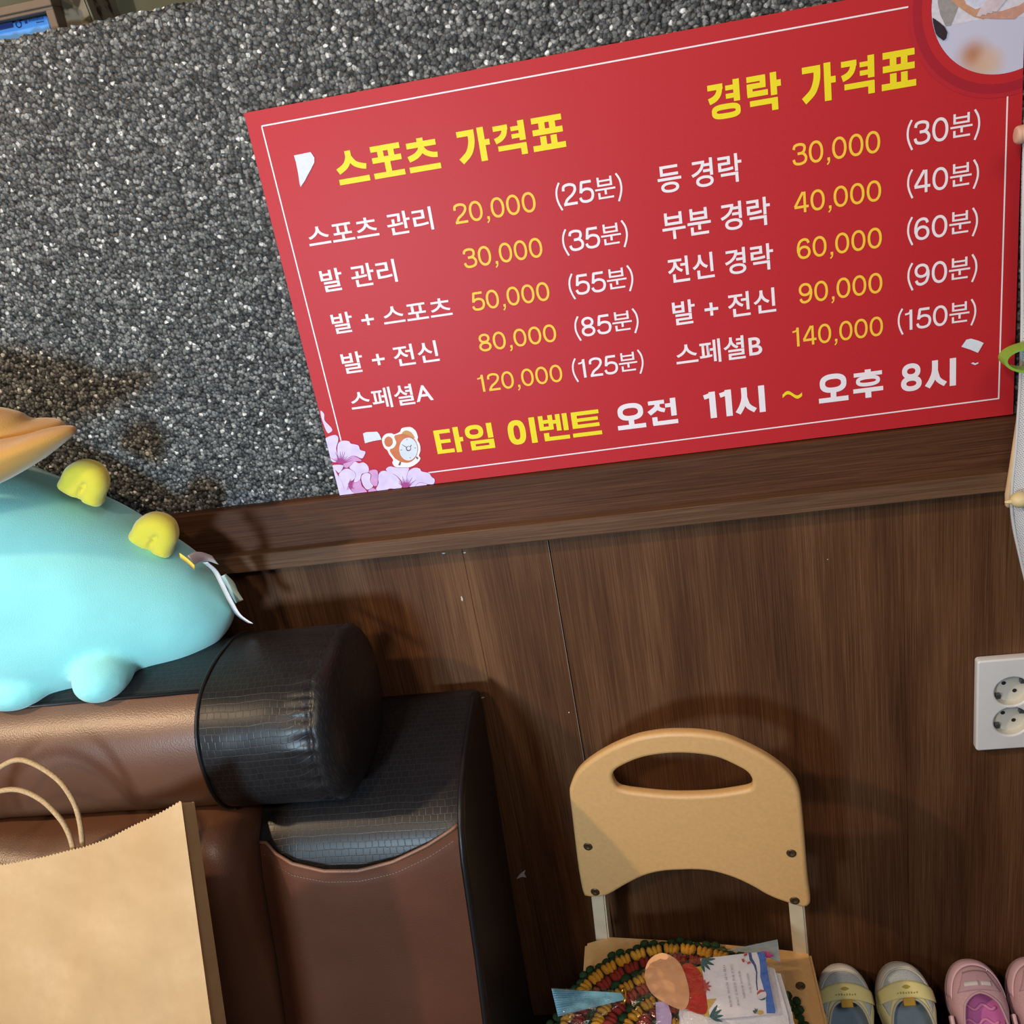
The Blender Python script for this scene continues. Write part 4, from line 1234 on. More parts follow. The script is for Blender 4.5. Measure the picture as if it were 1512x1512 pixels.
    # tan hat with two pointed flaps; most of it lies beyond the frame
    def pod(outline, yy, thick, tilt=0.0):
        ol3 = catmull([at(a, b, y=yy) for a, b in outline], 5, True)
        c = sum(ol3, Vector())/len(ol3); vv, ff = [], []; rings = 8; nn_ = len(ol3)
        for sgn in (-1, 1):
            b0 = len(vv)
            for r in range(rings+1):
                k = math.cos(PI/2*r/rings); hgt = thick*math.sqrt(max(0, 1-k**2.4))
                for p in ol3:
                    q = c+(p-c)*k; vv.append(Vector((q.x, q.y+sgn*hgt+tilt*(q.x-c.x), q.z)))
            for r in range(rings):
                for i in range(nn_): ff.append([b0+r*nn_+i, b0+r*nn_+(i+1) % nn_, b0+(r+1)*nn_+(i+1) % nn_, b0+(r+1)*nn_+i])
        return weld(mesh('flap', vv, ff), 2e-5)
    hat = obj('hat_flap', pod([(-190, 760), (-90, 748), (0, 714), (45, 690), (72, 670), (89, 652), (80, 643), (50, 644), (10, 652), (-60, 655), (-160, 640)], -0.205, 0.030, 0.35), M['mustard'], t, smooth=True)
    obj('hat_flap', pod([(-190, 660), (-60, 664), (0, 664), (30, 648), (60, 650), (80, 644), (70, 632), (35, 628), (12, 614), (-40, 600), (-160, 590)], -0.165, 0.030, 0.30), M['mustard'], t, smooth=True)
    # labels sewn at the tail
    wl = plain('white_satin_label', (0.72, 0.70, 0.74), 0.45)
    def strip(name, pts, wv, mat, th=0.0006):
        cl = catmull(pts, 6); vv, ff = [], []
        wv = Vector(wv)
        for p in cl: vv += [p-wv/2, p+wv/2]
        for i in range(len(cl)-1): ff.append([2*i, 2*i+1, 2*i+3, 2*i+2])
        o = obj(name, mesh(name, vv, ff), mat, t, smooth=True)
        md = o.modifiers.new('s', 'SOLIDIFY'); md.thickness = th
        return o
    a = at(268, 822, y=-0.150); b = at(289, 839, y=-0.165)
    strip('label_stub', [at(266, 820, y=-0.150), at(277, 828, y=-0.156), at(288, 838, y=-0.160)], (0.004, -0.005, 0.008), plain('yellow_ribbon', (0.80, 0.50, 0.06), 0.6))
    strip('care_label', [at(283, 827, y=-0.150), at(292, 822, y=-0.130), at(304, 822, y=-0.115), at(318, 827, y=-0.105)], (0.004, 0.001, -0.012), wl)
    strip('care_label', [at(303, 830, y=-0.135), at(318, 843, y=-0.125), at(330, 866, y=-0.118), at(342, 890, y=-0.112), at(353, 908, y=-0.11), at(370, 920, y=-0.11)], (0.010, -0.008, 0.003), wl)
    strip('hang_tag', [at(328, 850, y=-0.100), at(340, 862, y=-0.097), at(346, 875, y=-0.095), at(354, 888, y=-0.095)], (0.012, -0.004, 0.005), plain('pale_green_tag', (0.50, 0.62, 0.58), 0.4))
plush()

# ================================================================ child chair
def child_chair():
    p0 = Vector((-0.155, -0.100, 0.49)); p1 = Vector((0.11, -0.138, 0.49))
    ud = (p1-p0); ud.z = 0; ud.normalize()
    nrm = Vector((ud.y, -ud.x, 0)).normalized()
    if nrm.y > 0: nrm = -nrm                       # towards the room
    cz = lambda pts: [(780+x*0.30423, 1040+y*0.30423) for x, y in pts]
    def uv(p):
        q = onplane(*p, p0, nrm)-p0; return (q.dot(ud), q.z)
    outer = cz([(265, 920), (240, 790), (212, 560), (198, 440), (205, 395), (232, 338), (280, 290), (350, 243), (430, 202), (530, 165), (640, 146), (740, 142), (840, 147), (950, 166), (1050, 205), (1150, 256), (1230, 312), (1285, 365), (1312, 415), (1325, 480), (1340, 640), (1356, 840), (1370, 955), (1358, 983), (1330, 988), (1275, 974), (1210, 952), (1150, 925), (1090, 890), (1000, 848), (900, 818), (820, 809), (740, 810), (650, 816), (560, 838), (470, 882), (390, 928), (340, 940), (290, 938)])
    hole = cz([(408, 360), (420, 328), (470, 300), (550, 272), (640, 257), (730, 252), (830, 257), (920, 272), (1000, 303), (1060, 334), (1085, 365), (1086, 392), (1070, 408), (1000, 421), (900, 433), (790, 438), (680, 437), (570, 428), (470, 416), (428, 400)])
    o2 = [(p.x, p.y) for p in catmull([(a, b, 0) for a, b in map(uv, outer)], 4, True)]
    hole = [(a_, 1146+(b_-1146)*1.10) for a_, b_ in hole]
    h2 = [(p.x, p.y) for p in catmull([(a, b, 0) for a, b in map(uv, hole)], 4, True)]
    th = 0.014
    t = thing('child_chair', (-0.02, -0.22, 0.0), 'small pale wooden child chair with a handle slot cut in its back', 'chair')
    me = curve_shape('backrest', [o2, h2], lambda u, v, w: p0+ud*u+Vector((0, 0, v))-nrm*(th/2)+nrm*w, th, 0.0045, None)
    obj('backrest', me, M['chair'], t)
    def screw(c, n, par):
        n = n.normalized(); s = n.cross(Vector((0.3, 0.2, 1))).normalized(); q = n.cross(s); vv, ff = [], []
        for (r, h) in ((0.0058, 0.0003), (0.0052, 0.0012), (0.0030, 0.0012), (0.0022, 0.0004)):
            for i in range(18):
                a = 2*PI*i/18; vv.append(c+n*h+(s*math.cos(a)+q*math.sin(a))*r)
        for k in range(3):
            for i in range(18): ff.append([k*18+i, k*18+(i+1) % 18, (k+1)*18+(i+1) % 18, (k+1)*18+i])
        ff.append([54+i for i in range(18)])
        obj('screw', fix_normals(mesh('screw', vv, ff)), M['screw'], par, smooth=True)
    for sp in cz([(290, 690), (325, 910), (1277, 722), (1293, 952)]): screw(onplane(*sp, p0, nrm), nrm, t)
    zs = 0.235
    # seat board
    sr = [at(1166, 1402, z=zs), at(1197, 1405, z=zs), at(1240, 1575, z=zs)]
    lb = at(877, 1387, z=zs)
    R1 = sr[1]; R2 = at(1222, 1512, z=zs); rd = (R2-R1).normalized()
    back_r = R1; back_l = Vector((lb.x-0.012, lb.y-0.004, zs))
    front_r = R1+rd*0.33; front_l = back_l+Vector((-0.015, -1, 0)).normalized()*0.33
    pts = [back_l, Vector((lb.x+0.02, lb.y+0.006, zs)), at(1040, 1389, z=zs), at(1160, 1400, z=zs), back_r, front_r, front_l]
    so = obj('seat', prism_mesh('seat', pts, (0, 0, -0.014), 0.0035), M['chair'], t)
    screw(at(1182, 1456, z=zs), Vector((0, 0, 1)), t)
    # square posts that carry the backrest
    def post(px_a, px_b, nm='back_post'):
        a = onplane(*px_a, p0-nrm*th, nrm); b = onplane(*px_b, p0-nrm*th, nrm)
        w, d = 0.018, 0.022
        ztop_, zbot = 0.46, zs-0.03
        lo = [a+(b-a)*0, ]
        dirv = (b-a)/(b.z-a.z)
        q = []
        for z in (zbot, ztop_):
            c = a+dirv*(z-a.z)
            q.append([c, c+ud*w, c+ud*w-nrm*d, c-nrm*d])
        vv = q[0]+q[1]
        me_ = fix_normals(mesh(nm, vv, [[3, 2, 1, 0], [4, 5, 6, 7], [0, 1, 5, 4], [1, 2, 6, 5], [2, 3, 7, 6], [3, 0, 4, 7]]))
        bm = bmesh.new(); bm.from_mesh(me_); bmesh.ops.bevel(bm, geom=bm.edges[:], offset=0.002, segments=2, affect='EDGES'); bm.to_mesh(me_); bm.free()
        obj(nm, me_, M['post'], t)
    k = 0.30423
    post((780+305*k, 1040+940*k), (780+327*k, 1040+1140*k))
    post((780+1265*k, 1040+985*k), (780+1285*k, 1040+1195*k))
    for c, dx, dy in ((back_l, 0.016, -0.016), (back_r, -0.016, -0.016), (front_r, -0.016, 0.02), (front_l, 0.016, 0.02)):
        obj('leg', box_mesh('leg', (c.x+dx-0.011, c.y+dy-0.011, 0.0), (c.x+dx+0.011, c.y+dy+0.011, zs-0.0135), 0.002), M['post'], t)
    return zs
ZS = child_chair()

# ================================================================ crochet seat pad
def crochet():
    c = Vector((-0.062, -0.252, ZS)); zc = ZS
    green = plain('dark_green_yarn', (0.020, 0.045, 0.020), 0.95, 0.1, 0.3, 700, 0.4)
    gold = plain('mustard_yarn', (0.50, 0.25, 0.030), 0.95, 0.1, 0.2, 700, 0.4)
    red = plain('dark_red_yarn', (0.22, 0.028, 0.022), 0.95, 0.1, 0.2, 700, 0.4)
    rings = [(0.149, 0, 0.0052, 84), (0.143, 0, 0.0056, 76), (0.132, 1, 0.0092, 40), (0.117, 2, 0.0092, 36), (0.106, 0, 0.0064, 44), (0.094, 1, 0.0092, 30), (0.080, 2, 0.0090, 25), (0.069, 0, 0.0062, 30),
             (0.058, 1, 0.0090, 18), (0.044, 2, 0.0088, 14), (0.033, 0, 0.0060, 14), (0.022, 1, 0.0085, 7), (0.009, 2, 0.0080, 3)]
    t = thing('crochet_seat_pad', (c.x, c.y, zc), 'round crocheted seat pad in green, yellow and red rings on the child chair', 'cushion')
    vs, fs, mi = [], [], []
    n = 64; base_r = 0.142
    b0 = 0
    for (r, z) in ((base_r, zc), (base_r, zc+0.010), (base_r*0.6, zc+0.013), (0.001, zc+0.014)):
        for i in range(n):
            a = 2*PI*i/n; vs.append(Vector((c.x+r*math.cos(a), c.y+r*math.sin(a), z)))
    for k in range(3):
        for i in range(n): fs.append([k*n+i, k*n+(i+1) % n, (k+1)*n+(i+1) % n, (k+1)*n+i])
    fs.append(list(range(n))[::-1]); mi += [0]*len(fs)
    obj('pad_base', mesh('pad_base', vs, fs), green, t, smooth=True)
    cols = [('green_round', green), ('yellow_round', gold), ('red_round', red)]
    for ri, (r, col, br, cnt) in enumerate(rings):
        vs, fs = [], []
        for i in range(cnt):
            a = 2*PI*(i+0.5*(ri % 2))/cnt
            zz = zc+0.011+0.004*(1-r/0.149)+random.uniform(-0.0008, 0.0008)
            if r > 0.138: zz = zc+0.0068
            rr = r+(0.0035*math.sin(a*22) if r > 0.145 else 0)
            rot = Matrix.Rotation(a, 3, 'Z') @ Matrix.Rotation(random.uniform(-0.2, 0.2), 3, 'Z')
            p = Vector((c.x+rr*math.cos(a), c.y+rr*math.sin(a), zz))
            wid = 2*PI*r/cnt/2
            if col == 0:
                ellipsoid(vs, fs, p, (br*0.95, wid*1.05, br*0.75), 8, 6, rot)
            else:
                for s in (-1, 0, 1):   # three strands fanned out
                    q = p + rot @ Vector((0.0006*abs(s), s*wid*0.55, 0))
                    ellipsoid(vs, fs, q, (br*(1.05-0.12*abs(s)), wid*0.42, br*0.8), 6, 5, rot @ Matrix.Rotation(s*0.28, 3, 'Z'))
        obj(cols[col][0], mesh(cols[col][0], vs, fs), cols[col][1], t, smooth=True)
crochet()

# ================================================================ cellophane gift bag on the pad
def gift_bag():
    zg = 0.292
    n = Vector((0.0, -0.10, 1.0)).normalized()
    p0 = at(1090, 1455, z=zg)
    def G(px, py, lift=0.0): return onplane(px, py, p0+Vector((0, 0, lift)), n)
    ctr = G(1050, 1470)
    t = thing('gift_bag', (ctr.x, ctr.y, ZS+0.02), 'clear cellophane gift bag with gold tie and card on the crochet pad', 'gift bag')
    towel = plain('white_towel', (0.84, 0.84, 0.88), 0.95, 0.1, 0.05, 500, 0.5)
    # folded white towel that fills the bag
    pts = [G(1010, 1440, -0.004), G(1085, 1412, -0.004), G(1150, 1425, -0.004), G(1172, 1500, -0.004), G(1180, 1560, -0.004), G(1015, 1570, -0.004), G(1000, 1500, -0.004)]
    tw = prism_mesh('towel', pts, (0, 0, -0.028), 0.006); obj('towel', tw, towel, t, smooth=False)
    # gold tissue, peach and red paper seen through the film (plain shapes)
    def sheet(name, px, lift, mat, parent=t, th=0.0008):
        v = [G(a, b, lift) for a, b in px]; me = prism_mesh(name, v, n*-th)
        return obj(name, me, mat, parent)
    sheet('red_paper', smooth_px([(1008, 1425), (1028, 1428), (1040, 1450), (1044, 1490), (1035, 1497), (1012, 1488), (1000, 1470)], 4), 0.0020, plain('red_gift_paper', (0.50, 0.022, 0.016), 0.4))
    sheet('peach_paper', smooth_px([(958, 1418), (978, 1407), (1000, 1418), (1012, 1440), (1018, 1470), (1010, 1490), (985, 1482), (962, 1466), (952, 1442)], 4), 0.0036, plain('peach_gift_paper', (0.80, 0.44, 0.23), 0.4))
    sheet('yellow_paper', [(1028, 1428), (1036, 1426), (1042, 1452), (1046, 1478), (1058, 1475), (1046, 1500), (1040, 1500)], 0.0010, plain('yellow_gift_paper', (0.66, 0.50, 0.06), 0.4))
    sheet('lilac_paper', [(968, 1480), (985, 1478), (992, 1500), (990, 1530), (970, 1530)], 0.0012, plain('lilac_gift_paper', (0.50, 0.40, 0.70), 0.4))
    sheet('pink_paper', [(1124, 1404), (1135, 1405), (1142, 1411), (1132, 1414)], 0.0020, plain('magenta_gift_paper', (0.60, 0.06, 0.32), 0.4))
    # message card
    k = 0.12566
    cq = lambda pts: [(1000+x*k, 1392+y*k) for x, y in pts]
    L0 = 0.0050
    card = sheet('message_card', cq([(272, 188), (860, 118), (1020, 104), (1155, 800), (1150, 828), (640, 880), (385, 890)]), L0, plain('white_card', (0.84, 0.84, 0.90), 0.5, 0.3, 0.02))
    prop(card, 'white message card')
    kk = [0]
    def deco(name, pts, color, sm=True):
        kk[0] += 1
        pp = smooth_px(pts, 4) if sm else pts
        v = [G(*q, L0+0.00022+0.00006*kk[0]) for q in cq(pp)]
        me = mesh(name, v, [list(range(len(v)))])
        if me.polygons[0].normal.z < 0: me.flip_normals()
        obj(name, me, color, card)
    blue = plain('card_blue', (0.035, 0.17, 0.60), 0.5); navy = plain('card_navy', (0.03, 0.10, 0.30), 0.5); teal = plain('card_teal', (0.02, 0.12, 0.14), 0.5)
    cred = plain('card_red', (0.50, 0.07, 0.08), 0.5); cyel = plain('card_yellow', (0.62, 0.42, 0.10), 0.5); cwh = plain('card_white', (0.78, 0.78, 0.84), 0.5)
    deco('blue_shape', [(935, 112), (1020, 104), (1040, 180), (1060, 320), (1100, 520), (1155, 800), (1150, 830), (1050, 830), (1045, 760), (1040, 640), (1010, 520), (975, 400), (975, 300), (965, 200)], blue, False)
    deco('wave', [(835, 120), (870, 118), (880, 180), (925, 260), (942, 350), (938, 460), (948, 560), (935, 560), (922, 460), (925, 350), (900, 270), (850, 200)], navy, False)
    for (ox, oy, s, r) in ((285, 190, 1, 0), (380, 870, 1, -1.0)):
        for j in range(4):
            a = r+j*0.45; L = 165*s
            d = (math.cos(a), math.sin(a)); nn = (-d[1], d[0])
            deco('palm_leaf', [(ox, oy), (ox+d[0]*L*0.5+nn[0]*24, oy+d[1]*L*0.5+nn[1]*24), (ox+d[0]*L, oy+d[1]*L), (ox+d[0]*L*0.5-nn[0]*14, oy+d[1]*L*0.5-nn[1]*14)], teal)
    for j in range(5):
        a = -1.5+j*0.72; d = (math.cos(a), math.sin(a)); nn = (-d[1], d[0]); ox, oy, L = 318, 515, 85
        deco('coral_leaf', [(ox, oy), (ox+d[0]*L*0.5+nn[0]*14, oy+d[1]*L*0.5+nn[1]*14), (ox+d[0]*L, oy+d[1]*L), (ox+d[0]*L*0.5-nn[0]*14, oy+d[1]*L*0.5-nn[1]*14)], cred)
    deco('sail', [(345, 665), (460, 655), (365, 785)], cyel, False)
    for j in range(8):
        a0, a1 = 2*PI*j/8, 2*PI*(j+1)/8
        c_, ro, ri = (822, 188), 64, 40
        q = []
        for s in range(4): a = a0+(a1-a0)*s/3; q.append((c_[0]+ro*math.cos(a), c_[1]+ro*math.sin(a)))
        for s in range(3, -1, -1): a = a0+(a1-a0)*s/3; q.append((c_[0]+ri*math.cos(a), c_[1]+ri*math.sin(a)))
        if 1 <= j <= 5: deco('ring_buoy', q, cred if j % 2 else cwh, False)
    deco('beach_ball', ell(990, 612, 58, 62, 24), cwh, False)
    deco('ball_stripe', [(935, 615), (940, 580), (975, 550), (1020, 556), (1035, 575), (985, 580)], cred, False)
    deco('ball_stripe', [(945, 655), (985, 665), (1040, 640), (1030, 668), (985, 678)], teal, False)
    deco('pineapple', ell(975, 820, 34, 28, 20), cyel, False)
    deco('pineapple_leaf', [(885, 800), (915, 790), (905, 765), (930, 785), (945, 770), (940, 805), (920, 835), (900, 825)], teal, False)
    # handwritten lines, reading down the card
    ink = plain('grey_ink', (0.10, 0.10, 0.15), 0.6)
    for s, a, b, hgt in (('어린이집 친구', (822, 362), (866, 590), 26), ('생일이라 준비했어', (728, 330), (788, 648), 26), ('그리고 항상 건강하고 고마운', (632, 248), (722, 742), 28), ('사랑스런 친구야 축하해', (546, 255), (632, 752), 28)):
        me = text_mesh(s, -0.004)
        A_, B_ = Vector(a), Vector(b); d = B_-A_; nn = Vector((d.y, -d.x)).normalized()
        kk[0] += 1
        for v_ in me.vertices:
            q = A_+d*v_.co.x+nn*hgt*(v_.co.y-0.5)
            v_.co = G(1000+q.x*k, 1392+q.y*k, L0+0.0022)
        obj('handwriting', me, ink, card)
    # pleated pale blue header and the gathered neck
    header = plain('pale_blue_paper', (0.42, 0.70, 0.80), 0.35)
    v, f = [], []
    nn_ = 24
    for i in range(nn_+1):
        s = i/nn_
        a = Vector((814+10*s, 1459+42*s)); b = Vector((917+6*s, 1466+10*s))
        for j in range(9):
            q = a.lerp(b, j/8); amp = 0.0035*(1-j/8*0.5)*(1 if i % 2 else -1)*0.5
            v.append(G(q.x, q.y, -0.002+amp+0.008*(j/8)))
    for i in range(nn_):
        for j in range(8): f.append([i*9+j, i*9+j+1, (i+1)*9+j+1, (i+1)*9+j])
    hd = obj('bag_header', fix_normals(mesh('bag_header', v, f)), header, t)
    film = film_mat()
    # film: lower and upper sheets, crumpled, from the neck to the open right end
    def film_sheet(name, rows, lift, amp, seed, par=t):
        m_ = len(rows[0]); v, f = [], []
        rows2 = [catmull([(q[0], q[1], 0) for q in r], 6) for r in rows]
        m_ = len(rows2[0])
        for i, r in enumerate(rows2):
            for j, q in enumerate(r):
                e = math.sin(PI*j/(m_-1))
                v.append(G(q.x, q.y, lift*(0.25+0.75*e)*min(1, (i+1)/3) + amp*noise.noise(Vector((q.x*0.07, q.y*0.09, seed)))))
        for i in range(len(rows2)-1):
            for j in range(m_-1): f.append([i*m_+j, i*m_+j+1, (i+1)*m_+j+1, (i+1)*m_+j])
        obj(name, fix_normals(mesh(name, v, f)), film, par, smooth=True)
    def lerp_rows(keys, n_):
        out = []
        for a, b in zip(keys[:-1], keys[1:]):
            for s in range(n_):
                out.append([(p[0]+(q[0]-p[0])*s/n_, p[1]+(q[1]-p[1])*s/n_) for p, q in zip(a, b)])
        out.append(keys[-1]); return out
    rows = lerp_rows([[(924, 1463), (925, 1468), (926, 1472), (926, 1478)], [(938, 1440), (940, 1460), (942, 1490), (945, 1520)], [(975, 1410), (975, 1450), (980, 1500), (985, 1560)], [(1040, 1400), (1045, 1450), (1050, 1510), (1060, 1580)], [(1148, 1386), (1158, 1440), (1172, 1505), (1188, 1575)]], 7)
    film_sheet('film', rows, 0.011, 0.004, 3.0)
    rows = lerp_rows([[(922, 1463), (922, 1468), (922, 1474), (922, 1480)], [(880, 1458), (880, 1475), (878, 1492), (872, 1510)], [(816, 1460), (820, 1480), (825, 1500), (832, 1525)]], 6)
    film_sheet('film_neck', rows, 0.004, 0.003, 9.0)
    v, f = [], []
    tie = [G(921+3*math.cos(a)*0.9, 1470+11*math.sin(a), 0.004*math.cos(a)+0.004) for a in [2*PI*i/16 for i in range(16)]]
    obj('twist_tie', tube_mesh('twist_tie', tie, 0.0014, 6, True), plain('gold_foil', (0.65, 0.42, 0.06), 0.25, 0.5, metal=0.9), t, smooth=True)
    # open corner of the bag behind the towel
    obj('bag_corner', prism_mesh('bag_corner', [G(1075, 1403, -0.003), G(1148, 1387, 0.0), G(1152, 1420, -0.002), G(1120, 1408, -0.002)], (0, 0, -0.0006)), plain('pale_film_fold', (0.34, 0.42, 0.45), 0.3), t)
gift_bag()

# ================================================================ small shoes along the wall
def make_shoe(name, cols, label, cat, kind):
    from mathutils.bvhtree import BVHTree
    t = thing(name, (0, 0, 0), label, cat, 'yellow canvas shoe pair' if kind == 'y' else 'pink shoe pair')
    side = [(0.0, 0.0), (0.010, 0.0012), (0.018, 0.006), (0.0235, 0.015), (0.0265, 0.030), (0.0275, 0.048), (0.0285, 0.064), (0.0305, 0.080), (0.0335, 0.096)]
    NT = 22
    half = side + [(0.0362*max(0.0, math.cos(a))**0.86, 0.108+0.057*math.sin(a)**0.92) for a in [PI/2*k/NT for k in range(NT+1)]]
    ol = half + [(-x, y) for x, y in half[-2:0:-1]]
    n = len(ol)
    obj('sole', prism_mesh('sole', [(x, y, 0.0) for x, y in ol], (0, 0, 0.013), 0.002), cols['sole'], t)
    orx, oy0, oy1, oz = 0.0268, 0.012, (0.118 if kind == 'y' else 0.123), 0.040
    def opening(i):
        x, y = ol[i]
        a = math.atan2((y-0.080)/0.085, x/0.0362)
        oc, ory = (oy0+oy1)/2, (oy1-oy0)/2
        wav = -0.0022*abs(math.sin((a-PI/2)*4.0)) if (kind == 'p' and math.sin(a) > 0.25) else 0
        return Vector((orx*math.copysign(abs(math.cos(a))**0.72, math.cos(a)), oc+ory*math.copysign(abs(math.sin(a))**0.85, math.sin(a))+wav, oz+0.004*math.sin(a)))
    rows = 16
    G3 = []
    for i in range(n):
        x, y = ol[i]; b = Vector((x*0.985, 0.0825+(y-0.0825)*0.985, 0.011)); o = opening(i)
        col = []
        for r in range(rows+1):
            q_ = r/rows
            f = 1-math.cos(q_*PI/2)**1.2 if r < rows else 1.0
            p = b.lerp(o, f)
            p.z = b.z+(o.z-b.z)*math.sin(q_*PI/2)**0.8
            col.append(p)
        G3.append(col)
    def band(nm, pred, mat, off=0.0):
        idx = {}; vs, fs = [], []
        def vid(i, r):
            i %= n
            if (i, r) not in idx:
                idx[(i, r)] = len(vs)
                p = G3[i][r].copy(); c = Vector((0, 0.08, 0.0))
                d = (p-c); d.normalize(); vs.append(p+d*off)
            return idx[(i, r)]
        for i in range(n):
            for r in range(rows):
                if pred(i, r): fs.append([vid(i, r), vid(i+1, r), vid(i+1, r+1), vid(i, r+1)])
        o = obj(nm, fix_normals(mesh(nm, vs, fs)), mat, t, smooth=True)
        md = o.modifiers.new('s', 'SOLIDIFY'); md.thickness = 0.0015; md.offset = -1
        return o
    allv = [G3[i][r] for i in range(n) for r in range(rows+1)]
    m = rows+1
    allf = [[i*m+r, ((i+1) % n)*m+r, ((i+1) % n)*m+r+1, i*m+r+1] for i in range(n) for r in range(rows)]
    tree = BVHTree.FromPolygons(allv, allf)
    def drop(x, y, off):
        h = tree.ray_cast(Vector((x, y, 0.2)), Vector((0, 0, -1)))
        if h[0] is None:
            h = tree.find_nearest(Vector((x, y, 0.02)))
        nn_ = h[1] if h[1].z > 0 else -h[1]
        return h[0]+nn_*off
    def patch(nm, fx0, fx1, fy0, fy1, mat, off, par, nu=18, nv=6, th=0.0012):
        vs, fs = [], []
        for a in range(nu+1):
            u = a/nu
            for b_ in range(nv+1):
                w = b_/nv
                x = fx0(w)+(fx1(w)-fx0(w))*u; y = fy0(x)+(fy1(x)-fy0(x))*w
                vs.append(drop(x, y, off))
        for a in range(nu):
            for b_ in range(nv): fs.append([a*(nv+1)+b_, (a+1)*(nv+1)+b_, (a+1)*(nv+1)+b_+1, a*(nv+1)+b_+1])
        o = obj(nm, mesh(nm, vs, fs), mat, par, smooth=True)
        if th:
            md = o.modifiers.new('s', 'SOLIDIFY'); md.thickness = th; md.offset = -1
        return o
    front = lambda i: min(ol[i][1], ol[(i+1) % n][1]) > 0.118
    K = lambda c: (lambda w: c)
    if kind == 'y':
        band('toe_cap', lambda i, r: front(i) and r < 6, cols['toe'], 0.0008)
        band('toe_mesh', lambda i, r: front(i) and 6 <= r < 13, cols['mesh'])
        band('upper', lambda i, r: not front(i) or r >= 13, cols['upper'])
        rim8 = [G3[i][6] for i in range(n) if ol[i][1] > 0.118]
        obj('toe_edge', tube_mesh('toe_edge', [p+Vector((0, 0, 0.0008)) for p in rim8], 0.0011, 6), cols['rim'], t, smooth=True)
        st = patch('strap', K(-0.0335), K(0.0335), lambda x: 0.1190-6*x*x, lambda x: 0.1390-10*x*x, cols['strap'], 0.0028, t, 22, 6)
        obj('pull_tab', box_mesh('pull_tab', (-0.0075, 0.1095, 0.0425), (0.0075, 0.1195, 0.0478), 0.0012), cols['tab'], t)
        for k in range(8):
            x = -0.0125+k*0.0033
            patch('strap_letter', K(x), K(x+0.0018), lambda q, k=k: 0.1235, lambda q, k=k: 0.1235+(0.0022 if k % 3 else 0.0015), cols['print'], 0.0034, st, 1, 1, 0)
        patch('strap_emblem', lambda w: -0.0045*math.sin(PI*min(max(w, 0.08), 0.92))-0.0006, lambda w: 0.0045*math.sin(PI*min(max(w, 0.08), 0.92))+0.0006, lambda q: 0.1290, lambda q: 0.1335, cols['print'], 0.0034, st, 4, 8, 0)
    else:
        band('toe_cap', lambda i, r: front(i) and r < 6, cols['toe'], 0.0008)
        st = band('upper', lambda i, r: not (front(i) and r < 6), cols['upper'])
        ov = patch('toe_overlay', lambda w: -0.026+0.012*w, lambda w: 0.026-0.012*w, lambda x: 0.1255-4*x*x, lambda x: 0.1490-13*x*x, cols['strap'], 0.0014, t, 18, 8)
        for xa, xb in ((-0.0165, 0.0010), (0.0040, 0.0160)):
            patch('name_patch', K(xa), K(xb), lambda x: 0.1305-4*x*x, lambda x: 0.1365-4*x*x, cols['print'], 0.0022, ov, 8, 2, 0.0005)
        obj('side_strap', box_mesh('side_strap', (-0.0405, 0.055, 0.022), (-0.0355, 0.098, 0.034), 0.002), cols['toe'], t)
    rim = [G3[i][rows] for i in range(n)]
    obj('collar', tube_mesh('collar', rim, 0.0017, 6, True), cols['rim'], t, smooth=True)
    obj('insole', prism_mesh('insole', [(x*0.88, 0.0825+(y-0.0825)*0.93, 0.0135) for x, y in ol], (0, 0, 0.003)), cols['insole'], t)
    if kind == 'y':
        obj('insole_print', mesh('insole_print', [(-0.018, 0.066, 0.0168), (-0.006, 0.074, 0.0168), (0.002, 0.083, 0.0168), (0.008, 0.078, 0.0168), (0.020, 0.080, 0.0168), (0.02, 0.03, 0.0168), (-0.02, 0.03, 0.0168)], [list(range(7))]), cols['pattern'], t)
    else:
        for k in range(6):
            y0 = 0.022+k*0.017; pts = [(-0.021+0.042*i/24, y0+0.0030*math.sin(i/24*PI*4), 0.0170) for i in range(25)]
            obj('insole_ridge', tube_mesh('insole_ridge', pts, 0.0022, 6), cols['ridge'], t, smooth=True)
    return t
ycols = dict(sole=plain('cream_rubber', (0.55, 0.53, 0.47), 0.6), toe=plain('grey_white_rubber', (0.72, 0.71, 0.67), 0.5), mesh=plain('pale_blue_mesh', (0.46, 0.53, 0.58), 0.8, nscale=800, noise_amt=0.2),
             upper=plain('pale_yellow_canvas', (0.72, 0.70, 0.40), 0.8, nscale=500), strap=plain('yellow_strap', (0.80, 0.76, 0.36), 0.7), rim=plain('off_white_edging', (0.55, 0.55, 0.50), 0.7),
             insole=plain('slate_blue_insole', (0.22, 0.33, 0.46), 0.85), tab=plain('amber_tab', (0.55, 0.33, 0.03), 0.6), print=plain('olive_print', (0.42, 0.34, 0.05), 0.7), pattern=plain('white_insole_print', (0.50, 0.56, 0.62), 0.8))
pcols = dict(sole=plain('lilac_rubber', (0.46, 0.32, 0.40), 0.5), toe=plain('pale_pink_rubber', (0.68, 0.46, 0.56), 0.45), upper=plain('dusty_pink_mesh', (0.52, 0.33, 0.40), 0.7, nscale=800, noise_amt=0.15),
             strap=plain('mauve_overlay', (0.46, 0.29, 0.37), 0.6), rim=plain('pink_edging', (0.52, 0.34, 0.44), 0.6), insole=plain('magenta_insole', (0.55, 0.15, 0.48), 0.7), ridge=plain('pink_ridge', (0.72, 0.28, 0.58), 0.6), print=plain('silver_patch', (0.62, 0.56, 0.62), 0.4))
PITCH = math.radians(38)
